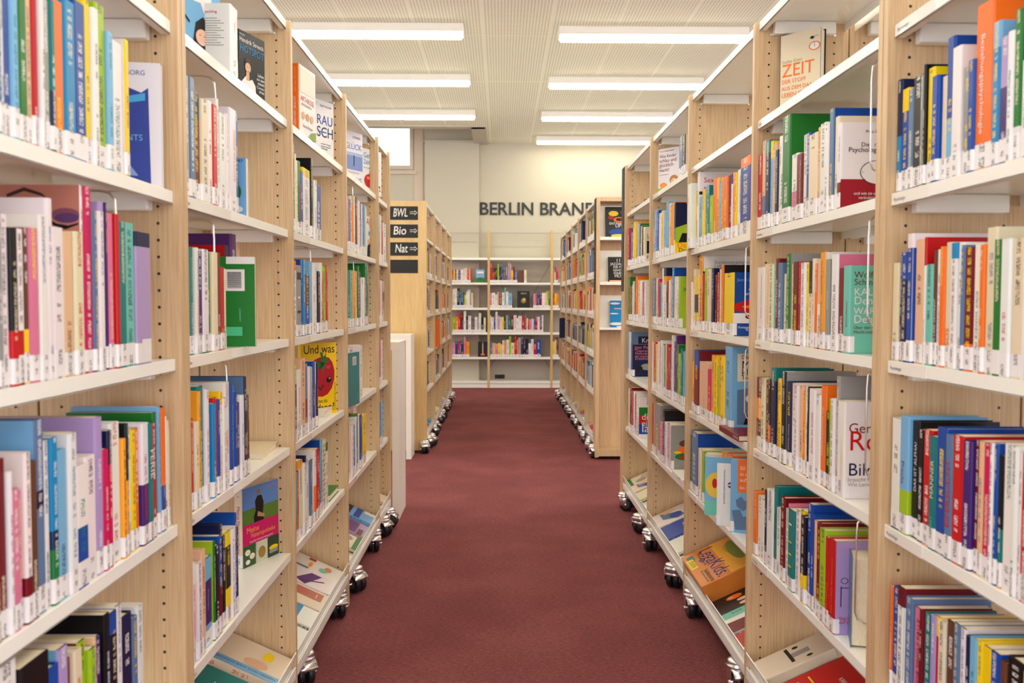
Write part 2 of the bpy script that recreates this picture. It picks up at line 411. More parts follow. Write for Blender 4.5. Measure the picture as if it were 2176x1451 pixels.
# ------------------------------------------------------------------ the place
XL, XR = .672, .8046
YL = [.879, 1.879, 2.879, 3.879, 4.879, 5.371]
YR = [.884, 1.878, 2.872, 3.866, 4.860, 5.848]
ZS = dict(A=2.2235, B=1.9117, C=1.5628, D=1.2126, E=.8617, F=.5148)
FH = .0265; REC = .014; TH = .022
HC = 3.88; YW = 14.32
# --- shell
tag(sbox('floor', -7, 7, -3.5, 14.6, -.06, 0, M['carpet']), kind='structure')
XC = onZ(1005, 290, HC).x
bm = bmesh.new(); box(bm, XC, 7, -3.5, YW+.1, HC, HC+.08); box(bm, -7, XC, -3.5, 13.0, HC, HC+.08)
tag(bm_obj('ceiling', bm, M['ceil']), kind='structure')
bm = bmesh.new(); box(bm, -7, XC, 13.0, 15, 4.46, 4.5); box(bm, XC, XC+.03, 13.0, YW, HC+.08, 4.5); box(bm, -7, XC, 12.97, 13.0, HC+.08, 4.5)
tag(bm_obj('trim_1', bm, M['wallp']), kind='structure')
sbx = lambda n, *a, **k: tag(sbox(n, *a, **k), kind='structure')
sbx('trim_2', XC, XC+.22, 12.9, YW, HC-.03, HC-.001, M['wallp'])
sbx('trim_3', -7, XC+.2, 12.86, 13.02, HC-.03, HC-.001, M['wallp'])
# back wall with a high window on the left
wl = onY(872, 300, YW).x; wz0 = onY(872, 352, YW).z; wz1 = 4.32; wx0 = wl-1.3
bm = bmesh.new()
box(bm, -7, wx0, YW, YW+.25, 0, 4.5); box(bm, wl, 7, YW, YW+.25, 0, 4.5); box(bm, wx0, wl, YW, YW+.25, 0, wz0); box(bm, wx0, wl, YW, YW+.25, wz1, 4.5)
tag(bm_obj('wall_back', bm, M['wallp']), kind='structure')
xcol = onY(1018, 520, YW-.08).x; xcl = onY(903, 400, YW-.08).x
sbx('trim_4', xcl, xcol, YW-.10, YW-.001, 0, onY(960, 303, YW).z, M['wallp'])
sbx('trim_5', xcl-.02, xcol+.06, YW-.115, YW-.001, onY(960, 304, YW).z, onY(960, 301, YW).z, M['wallp'])
w = bpy.data.objects.new('window_1', None); COL.objects.link(w); w.location = (wl, YW, wz0); tag(w, kind='structure')
def wpart(n, *a, m='frame'):
    a = list(a); a[0] -= wl; a[1] -= wl; a[2] -= YW; a[3] -= YW; a[4] -= wz0; a[5] -= wz0
    bm = bmesh.new(); box(bm, *a); return bm_obj(n, bm, M[m], w)
wpart('window_frame', wl-.01, wl+.05, YW-.03, YW+.1, wz0-.06, wz1); wpart('window_frame', wx0, wl-.011, YW-.03, YW+.1, wz0-.06, wz0)
wpart('window_frame', wl+.06, wl+.2, YW-.02, YW-.002, .3, wz1); wpart('window_sill', wx0, wl+.1, YW-.05, YW-.002, wz0-.14, wz0-.085)
wpart('window_handle', wl+.0, wl+.03, YW-.06, YW-.031, wz0+.2, wz0+.3, m='frame')
wpart('window_pane', wx0, wl-.01, YW+.04, YW+.045, wz0, wz1, m='glass')
for nm, x0, x1 in (('wall_left', -7.2, -7), ('wall_right', 7, 7.2)):    # unseen side walls, open bands added so world light reaches the ceiling
    bm = bmesh.new(); box(bm, x0, x1, -3.5, 15, 0, .9); box(bm, x0, x1, -3.5, 15, 3.75, 4.5)
    for k in range(7): box(bm, x0, x1, -3.5+k*3.02, -3.5+k*3.02+.38, .9, 3.75)
    tag(bm_obj(nm, bm, M['wallp']), kind='structure')
sbx('baseboard_back', wl, 7, YW-.02, YW-.001, 0, .09, M['lam'])
sbx('grey_sheet_right', xcol+.001, 4, YW-.012, YW-.001, .1, 2.02, M['mgrey'])  # thin grey sheet over the lower back wall, right of the column
sbx('grey_sheet_left', xcl-1.0, xcol, YW-.113, YW-.101, .52, 2.02, M['mgrey'])  # thin grey sheet across the column, leaving its foot cream
# lettering on the back wall
def wall_text(s, u0, u1, v0, v1, full):
    a = onY(u0, v1, YW-.012); e = onY(u1, v1, YW-.012); cap = (onY(u0, v0, YW).z-a.z)
    sx = (e.x-a.x)/text_geo(full)[2]; sz = cap/max(y for x, y in text_geo('H')[0])
    root = empty('lettering', a, 'large black capital letters mounted on the cream back wall above the wall shelving', 'lettering')
    for i, ch in enumerate(s):
        if ch == ' ': continue
        vs, fs, tw = text_geo(ch, .018); off = text_geo(s[:i+1])[2]-tw
        bm = bmesh.new(); bv = [bm.verts.new(((x+off)*sx, 0, y*sz)) for x, y in vs]
        for f in fs:
            try: bm.faces.new([bv[k] for k in f])
            except ValueError: pass
        r = bmesh.ops.extrude_face_region(bm, geom=list(bm.faces))
        for v in r['geom']:
            if isinstance(v, bmesh.types.BMVert): v.co.y += .011
        bm_obj('letter', bm, M['letter'], root)
wall_text('BERLIN BRANDENBURG', 1018.5, 1133.5, 430.5, 456, 'BERLIN')
# --- ceiling lights
ZB = HC-.075
def luminaire(x0, x1, y0, where):
    e = empty('ceiling_light', ((x0+x1)/2, y0+.11, HC), where, 'ceiling light', 'rows of long ceiling lights')
    L = (x1-x0)/2
    bm = bmesh.new(); box(bm, -L-.02, L+.02, -.115, .115, -.075, -.001, .006); bm_obj('lamp_housing', bm, M['lam'], e)
    bm = bmesh.new(); box(bm, -L, L, -.085, .085, -.098, -.0755, .006); bm_obj('lamp_diffuser', bm, M['lamp'], e)
rowsL = [(981.4, 66), (994, 171), (1006.7, 245)]; rowsR = [(1198.3, 72), (1170.8, 176.5), (1153.4, 248), (1140, 299)]
pl = [onZ(u, v, ZB) for u, v in rowsL]; pr = [onZ(u, v, ZB) for u, v in rowsR]
xl = sum(p.x for p in pl)/3; xr = sum(p.x for p in pr)/4
dyl = (pl[2].y-pl[0].y)/2; dyr = (pr[3].y-pr[0].y)/3
NTH = ['nearest', 'second nearest', 'third nearest', 'farthest']

for k, p in enumerate(pl): luminaire(xl-1.7, xl, p.y, f'{NTH[k]} of the three glowing white ceiling lights left of the aisle'.replace('third nearest of', 'farthest of'))
for k, p in enumerate(pr): luminaire(xr, xr+1.7, p.y, f'{NTH[k]} of the four glowing white ceiling lights right of the aisle')
HID = 'long white ceiling light above the bookcases, outside the photographed part of the ceiling'
for k in range(1, 6):
    luminaire(xl-1.7, xl, pl[0].y-dyl*k, HID); luminaire(xr, xr+1.7, pr[0].y-dyr*k, HID)
for k in range(-5, 4, 2):
    luminaire(xl-4.7, xl-3.0, pl[0].y+dyl*k, HID); luminaire(xr+3.0, xr+4.7, pr[0].y+dyr*k, HID)  # unseen outer lamp columns, added for more light from both sides

# --- bookcases
def caster_meshes():
    bm = bmesh.new()
    lathe(bm, [(.076, .030), (.079, .035), (.087, .035), (.092, .030), (.096, .032), (.101, .030), (.104, .018), (.1055, .012), (.1058, 0)], (0, 0, 0), 'z')
    fr = []
    for k in range(9):
        t = R(25+16*k); fr.append([bm.verts.new((sx, -.012+math.cos(t)*rr, .038+math.sin(t)*rr)) for sx, rr in ((-.031, .0400), (.031, .0400), (.031, .0416), (-.031, .0416))])
    for k in range(8):
        for j in range(4): bm.faces.new((fr[k][j], fr[k][(j+1) % 4], fr[k+1][(j+1) % 4], fr[k+1][j]))
    bm.faces.new(fr[0]); bm.faces.new(fr[-1][::-1])
    for s in (-1, 1):
        box(bm, s*.029-.0015, s*.029+.0015, -.016, .022, .034, .082, .001)
    box(bm, -.030, .030, -.020, .024, .076, .081, .001)
    lathe(bm, [(-.036, 0), (-.036, .006), (.036, .006), (.036, 0)], (0, -.012, .038), 'x', 12)
    bmesh.ops.recalc_face_normals(bm, faces=bm.faces); a = bpy.data.meshes.new('caster'); bm.to_mesh(a); bm.free(); a.materials.append(M['chrome'])
    bm = bmesh.new(); lathe(bm, [(-.011, 0), (-.011, .02), (-.0105, .031), (-.006, .0365), (0, .0375), (.006, .0365), (.0105, .031), (.011, .02), (.011, 0)], (0, 0, 0), 'x', 28)
    bmesh.ops.recalc_face_normals(bm, faces=bm.faces)
    b_ = bpy.data.meshes.new('wheel'); bm.to_mesh(b_); bm.free(); b_.materials.append(M['rubber']); b_.materials.append(M['hub'])
    for p in b_.polygons:
        p.use_smooth = True
        if (p.center.y**2+p.center.z**2)**.5 < .024: p.material_index = 1
    for p in a.polygons: p.use_smooth = True
    return a, b_
CA, CW = caster_meshes()
def caster(parent, x, y, rot):
    o = link('caster', CA, parent, (x, y, 0)); o.rotation_euler.z = rot; o.scale = (1.3, 1.16, 1.16)
    for s in (-1, 1): link('wheel', CW, o, (s*.0135, -.012, .0376))
    return o
def ltext(s, parent, x, y, z, side, size=.011):
    vs, fs, tw = text_geo(s)
    me = bpy.data.meshes.new('label_text'); me.from_pydata([(0, (vx*size if side < 0 else -vx*size), vy*size) for vx, vy in vs], [], fs)
    me.materials.append(M['ltext']); return link('label_text', me, parent, (x, y, z))
def shelf_mesh(s, XF, y0, y1, z, e=REC, front=True):
    """white folded steel shelf with end channels; s=-1 shelves left of the aisle"""
    bm = bmesh.new()
    def bx(d0, d1, ya, yb, za, zb, bev=0):
        a, b_ = s*(XF+d0), s*(XF+d1); box(bm, min(a, b_)-s*XF, max(a, b_)-s*XF, ya-y0, yb-y0, za-z, zb-z, bev)
    bx(e+.0039, .29, y0+.001, y1-.001, z+FH-.003, z+FH)
    bx(e, e+.004, y0+.001, y1-.001, z, z+FH, .0006)
    bx(e, e+.02, y0+.001, y1-.001, z, z+.002)
    bx(.286, .29, y0+.001, y1-.001, z, z+FH-.0031)
    for ya, yb in ((y0+.001, y0+.03), (y1-.03, y1-.001)):
        bx(.055, .25, ya, yb, z-.016, z+FH-.0032, .004)
    me = bpy.data.meshes.new('shelf'); bmesh.ops.recalc_face_normals(bm, faces=bm.faces); bm.to_mesh(bm and me); bm.free(); me.materials.append(M['white'])
    return me
def unit(name, label, s, XF, ys, bays, last_th=TH, first=True, back=True, lab=None, casters=(), cap=None, ztop=2.25, rows='ABCDEF', pre=0):
    e = empty(name, (s*XF, ys[0], 0), label, 'bookcase')
    O = Vector((s*XF, ys[0], 0))
    for i, y in enumerate(ys):
        for k in range(2 if back else 1):
            xm = s*(XF+.15+.304*k)
            bm = bmesh.new(); box(bm, -.15, .15, 0, TH, .02, ztop, .0012); bm_obj('side_panel', bm, M['panel'], e, Vector((xm, y, 0))-O)
    for i in range(len(ys)-1):
        y0, y1 = ys[i]+TH, ys[i+1]
        for r in rows:
            z = ZS[r]
            o = link('shelf', shelf_mesh(s, XF, y0, y1, z), e, Vector((s*XF, y0, z))-O)
            if r in 'CDEFB' and lab and i+pre < len(lab):
                lb, lw, yy = lab[i+pre]
                ya, yb = ((y0+.004, y0+.004+lw) if s < 0 else (y1-.004-lw, y1-.004))
                if yb > ya:
                    a, b_ = s*(XF+REC-.0012), s*(XF+REC-.0002)
                    bm = bmesh.new(); box(bm, min(a, b_)-s*XF, max(a, b_)-s*XF, ya-y0, yb-y0, .001, FH-.001); h_ = bm_obj('label_holder', bm, M['holder'], o)
                    if yy: ltext(lb, h_, a-s*XF-s*.0004, (ya+.012-y0) if s < 0 else (yb-.012-y0), .008, s)
        # bracket screws of the top board
        for d in (.052, .254):
            bm = bmesh.new(); lathe(bm, [(0, .006), (-.003, .005), (-.004, 0)], (0, 0, 0), 'y', 10)
            bm_obj('screw', bm, M['chrome'], e, Vector((s*(XF+d), y1, ZS['A']-.012))-O)
        # slanted display tray at the bottom
        bm = bmesh.new()
        def bx(d0, d1, ya, yb, za, zb, bev=0):
            a, b_ = s*d0, s*d1; box(bm, min(a, b_), max(a, b_), ya, yb, za, zb, bev)
        L = y1-y0
        bx(0, .006, .001, L-.001, .125, .163, .0015); bx(0, .03, .001, L-.001, .125, .128)
        v = [bm.verts.new((s*.012, .001, .155)), bm.verts.new((s*.012, L-.001, .155)), bm.verts.new((s*.285, L-.001, .282)), bm.verts.new((s*.285, .001, .282))]
        v2 = [bm.verts.new(q.co-Vector((0, 0, .004))) for q in v]
        bm.faces.new(v); bm.faces.new(v2[::-1])
        for q in range(4): bm.faces.new((v[q], v2[q], v2[(q+1) % 4], v[(q+1) % 4]))
        t = bm_obj('display_tray', bm, M['white'], e, Vector((s*XF, y0, 0))-O)
        bm = bmesh.new(); v = [bm.verts.new(p) for p in ((s*.014, .002, .156), (s*.014, L-.002, .156), (-s*.002, L-.002, .212), (-s*.002, .002, .212))]
        v2 = [bm.verts.new(q.co+Vector((s*.003, 0, .001))) for q in v]
        bm.faces.new(v); bm.faces.new(v2[::-1])
        for q in range(4): bm.faces.new((v[q], v2[q], v2[(q+1) % 4], v[(q+1) % 4]))
        bm_obj('tray_lip', bm, M['lip'], t)
        if back:
            for r in rows:
                z = ZS[r]; o = link('shelf', shelf_mesh(-s, -XF-.608, y0, y1, z), e, Vector((s*(XF+.608), y0, z))-O)
    bm = bmesh.new(); y0, y1 = ys[0]+TH, ys[-1]; 
    for i in range(len(ys)-1):
        a, b_ = s*.03, s*.57; box(bm, min(a, b_), max(a, b_), ys[i]+TH+.01-ys[0], ys[i+1]-.01-ys[0], .108, .124)
    bm_obj('base_frame', bm, M['white'], e)
    for x, y, rot in casters: caster(e, s*x-O.x, y-O.y, rot)
    return e
def castlist(XFx, ups):
    out = []
    for i, y in enumerate(ups):
        out.append((XFx, y-.06, R(20+37*i))); out.append((XFx-.005, y+.24, R(60+25*i)))
    return out
labM = [('Medizin', 0, 0), ('Medizin', .34, 1), ('Medizin', .30, 1), ('Medizin', .28, 1), ('', 0, 0)]
labP = [('Psychologie', .17, 1), ('Psychologie', .17, 1), ('Pädagogik', .16, 1), ('Pädagogik', .16, 1), ('Pädagogik', .16, 0)]
WB = 'pale oak bookcase on casters with white steel shelves, '
unit('bookcase', WB+'nearest one left', -1, XL, YL[:2], 1, lab=labM, casters=[(.705, .94, .3), (.705, 1.8, .4)])
YLx = [YL[1]+TH+.004]+YL[2:]
unit('bookcase', WB+'left, before the standing tables', -1, XL, YLx, 4, lab=labM, pre=1, casters=[(.705, 2.02, .3), (.70, 2.82, 1.2), (.705, 3.12, .5), (.71, 3.80, .35), (.69, 4.14, .9), (.70, 4.82, .2), (.69, 5.12, 1.0), (.68, 5.32, 1.5)])
unit('bookcase', WB+'nearest one right', 1, XR, YR[:2], 1, lab=labP, casters=[(.83, .94, .3), (.83, 1.8, .4)])
YRx = [YR[1]+TH+.004]+YR[2:]
rm = unit('bookcase', WB+'long, right, before the gap', 1, XR, YRx, 4, lab=labP, pre=1, casters=[(.83, 2.06, .3), (.83, 3.05, .2), (.832, 3.80, .08), (.82, 4.18, 2.6), (.815, 4.83, .12), (.81, 5.17, 2.2), (.80, 5.76, 1.35)])
def end_cap(e, XF, yn, yf, openside, shelves=()):
    """shallow display frame closing the end of a right-hand bookcase; openside -1 faces the camera"""
    O = e.location; x0, x1 = XF, XF+.608
    p = lambda n, *a, m='wood': sbox(n, a[0]-O.x, a[1]-O.x, a[2]-O.y, a[3]-O.y, a[4], a[5], M[m], e, .001)
    p('end_panel', x0, x0+.032, yn, yf, .02, 2.25); p('end_panel', x1-.032, x1, yn, yf, .02, 2.25)
    p('end_panel', x0+.0325, x1-.0325, yn, yf, 2.215, 2.25); p('end_panel', x0+.0325, x1-.0325, yn, yf, .03, .09)
    yb = (yf-.012, yf) if openside < 0 else (yn, yn+.012)
    p('end_panel', x0+.0325, x1-.0325, yb[0], yb[1], .0905, 2.2145)
    sg = p('sign_strip', x0-.004, x0-.0005, yn+.01, yf-.01, 1.43, 2.245, m='dark')
    for k, z in enumerate((1.60, 1.83, 2.02)):
        vs, fs, tw = text_geo('|||'[:1+k % 2]+' – ')
        me = bpy.data.meshes.new('sign_print'); me.from_pydata([(0, -vx*.03, vy*.03) for vx, vy in vs], [], fs); me.materials.append(M['chalk']); link('sign_print', me, sg, (x0-.0044-O.x, (yn+yf)/2-O.y, z))
    return p
end_cap(rm, XR, YR[5]+TH+.001, YR[5]+TH+.13, 1)
YLF, YRF = 8.0, 7.62
ysl = [YLF, 9.0, 10.0, 11.0, 12.0]
fu = unit('bookcase', WB+'far left, with black signs', -1, XL, ysl, 4, casters=castlist(.69, ysl)+[(-(-.66), 8.35, 1.3)])
sbox('end_panel', -(XL+.62)+XL, 0, -.025, -.001, .02, 2.25, M['woody'], fu, .001)
ysr = [YRF+.16, 8.6, 9.5, 10.4, 11.3, 12.3]
ru = unit('bookcase', WB+'far right, display niches', 1, XR, ysr, 5, casters=castlist(.80, ysr)+[(.82, 8.2, 1.4)])
p = end_cap(ru, XR+.0, YRF, YRF+.159, -1)
for (vt, vb, vw) in ((503, 510.5, 437), (598.6, 606, 532), (695.7, 701.7, 627.5)):
    za, zb, zw = onY(1300, vt, YRF).z, onY(1300, vb, YRF).z, onY(1300, vw, YRF+.12).z
    x0, x1 = XR+.0335, XR+.608-.0335
    bm = bmesh.new(); box(bm, x0, x1, YRF+.004, YRF+.145, zb, zb+.003); box(bm, x0, x1, YRF+.004, YRF+.007, zb, za); box(bm, x0, x1, YRF+.135, YRF+.139, zb, zw)
    o = bm_obj('display_shelf', bm, M['white'], ru); o.location = -ru.location
# chalk boards on the end panel of the far left bookcase
for k, (v0, v1, tx) in enumerate(((438.5, 467, 'BWL'), (477, 505, 'Bio'), (515, 543, 'Nat'), (552, 580, ''))):
    YB = YLF-.0255; a = onY(888, v0, YB); z1, z0 = a.z, onY(888, v1, YB).z; x1 = a.x; x0 = x1-.46
    e = empty('chalkboard_sign', ((x0+x1)/2, YB, z0), ('black chalkboard strip reading %s with an arrow on beech end panel' % tx) if tx else 'empty black chalkboard strip below the lettered ones on beech end panel', 'sign', 'chalkboard strips')
    hw = (x1-x0)/2; bm = bmesh.new(); box(bm, -hw, hw, -.005, 0, 0, z1-z0, .0008); bm_obj('board', bm, M['dark'], e)
    if tx:
        vs, fs, tw = text_geo(tx, .012); ua = onY(835 if k != 2 else 839, v1, YB).x-(x0+x1)/2; ub = onY((866, 863, 866)[k], v1, YB).x-(x0+x1)/2; sx = (ub-ua)/tw; sz = .105
        me = bpy.data.meshes.new('chalk_letters'); me.from_pydata([(ua+x*sx+y*.01, -.0058, .028+y*sz) for x, y in vs], [], fs); me.materials.append(M['chalk']); link('chalk_letters', me, e)
        ax = onY(871, v1, YB).x-(x0+x1)/2; bx_ = onY(886.5, v1, YB).x-(x0+x1)/2; zc = (z1-z0)*.52
        bm = bmesh.new()
        for dz in (-.008, .008): box(bm, ax, bx_-.014, -.0062, -.0052, zc+dz-.0022, zc+dz+.0022)
        for sg_ in (-1, 1): tube(bm, [(bx_-.024, -.006, zc+sg_*.02), (bx_, -.006, zc)], .0022, 6)
        bm_obj('chalk_arrow', bm, M['chalk'], e)
# two tall white waterfall tables in the gap on the left
def table(uF, uS, vtop, vbot, label, wleg=.045):
    g = onZ(uF, vbot, 0); y0 = g.y; X1 = g.x; d = (X1/((uS-1066.2)/FPX)) if 0 else None
    q = onX(uS, vbot-60, X1); y1 = min(q.y, 7.93); zt = onY(uF, vtop, y0).z; x0 = X1-1.1

    e = empty('standing_table', (X1, y0, 0), label, 'table', 'white standing tables')
    sbox('leg', -.045, 0, 0, y1-y0, 0, zt-.0505, M['lam'], e, .0015); sbox('leg', x0-X1, x0-X1+.045, 0, y1-y0, 0, zt-.0505, M['lam'], e, .0015)
    sbox('tabletop', x0-X1, 0, 0, y1-y0, zt-.05, zt, M['lam'], e, .0015)
table(849, 862, 727, 1103, 'white slab-sided standing table beside the bookcase end, the nearer and narrower')
table(874, 887, 711, 976, 'white slab-sided standing table against beech end panel, behind the nearer one')
# --- open shelving on the back wall
YK = 14.02
e = empty('open_shelving', (0, YK, 0), 'open wall shelving with slim pale wooden posts and white boards at end of aisle', 'shelf')
pu = [1038.5, 1172.5]; xs = [onY(u, 650, YK).x for u in pu]; st = xs[1]-xs[0]
posts = [xs[0]-2*st, xs[0]-st, xs[0], xs[1], xs[1]+st, xs[1]+2*st]; ztp = onY(1100, 490, YK).z
for x in posts: sbox('post', x-.018, x+.018, 0, .03, 0, ztp, M['woody'], e, .001); sbox('post', x-.018, x+.018, .2, .23, 0, ztp, M['woody'], e, .001)
zr = onY(1100, 495, YK).z
for i in range(5):
    a, b_ = posts[i]+.0185, posts[i+1]-.0185
    for v0, v1 in ((547.5, 552.5), (600.5, 605), (654, 658.6), (706, 711), (758.5, 763.3)):
        sbox('shelf_board', a, b_, .0, .23, onY(1100, v1, YK).z, onY(1100, v0, YK).z, M['white'], e, .001)
    sbox('shelf_board', a, b_, .0, .23, .07, .105, M['white'], e, .001); sbox('plinth', a, b_, .01, .02, .0, .069, M['white'], e)
    sbox('rail', a, b_, .0, .015, zr-.008, zr+.006, M['mgrey'], e); sbox('rail', a, b_, .0, .012, onY(1100, 553.8, YK).z, onY(1100, 552.7, YK).z, M['hub'], e)
    bm = bmesh.new(); tube(bm, [(a, .225, .3), ((a+b_)/2, .226, 1.1), (b_, .225, 1.95)], .003, 6); tube(bm, [(a, .232, 1.95), ((a+b_)/2, .232, 1.1), (b_, .232, .3)], .003, 6); bm_obj('brace_wire', bm, M['hub'], e)
pz = onY(1062, 800, YW-.01); o = empty('power_socket', (pz.x, YW, pz.z), 'pale double wall socket low on wall behind the bottom of the wall shelving', 'socket')
sbox('socket_plate', -.08, .08, -.012, -.001, -.035, .035, M['lam'], o, .002)
for k in (-.04, .04):
    bm = bmesh.new(); lathe(bm, [(-.0125, .022), (-.016, .022), (-.016, .019), (-.0125, .019)], (k, 0, 0), 'y', 16); bm_obj('socket_ring', bm, M['mgrey'], o)
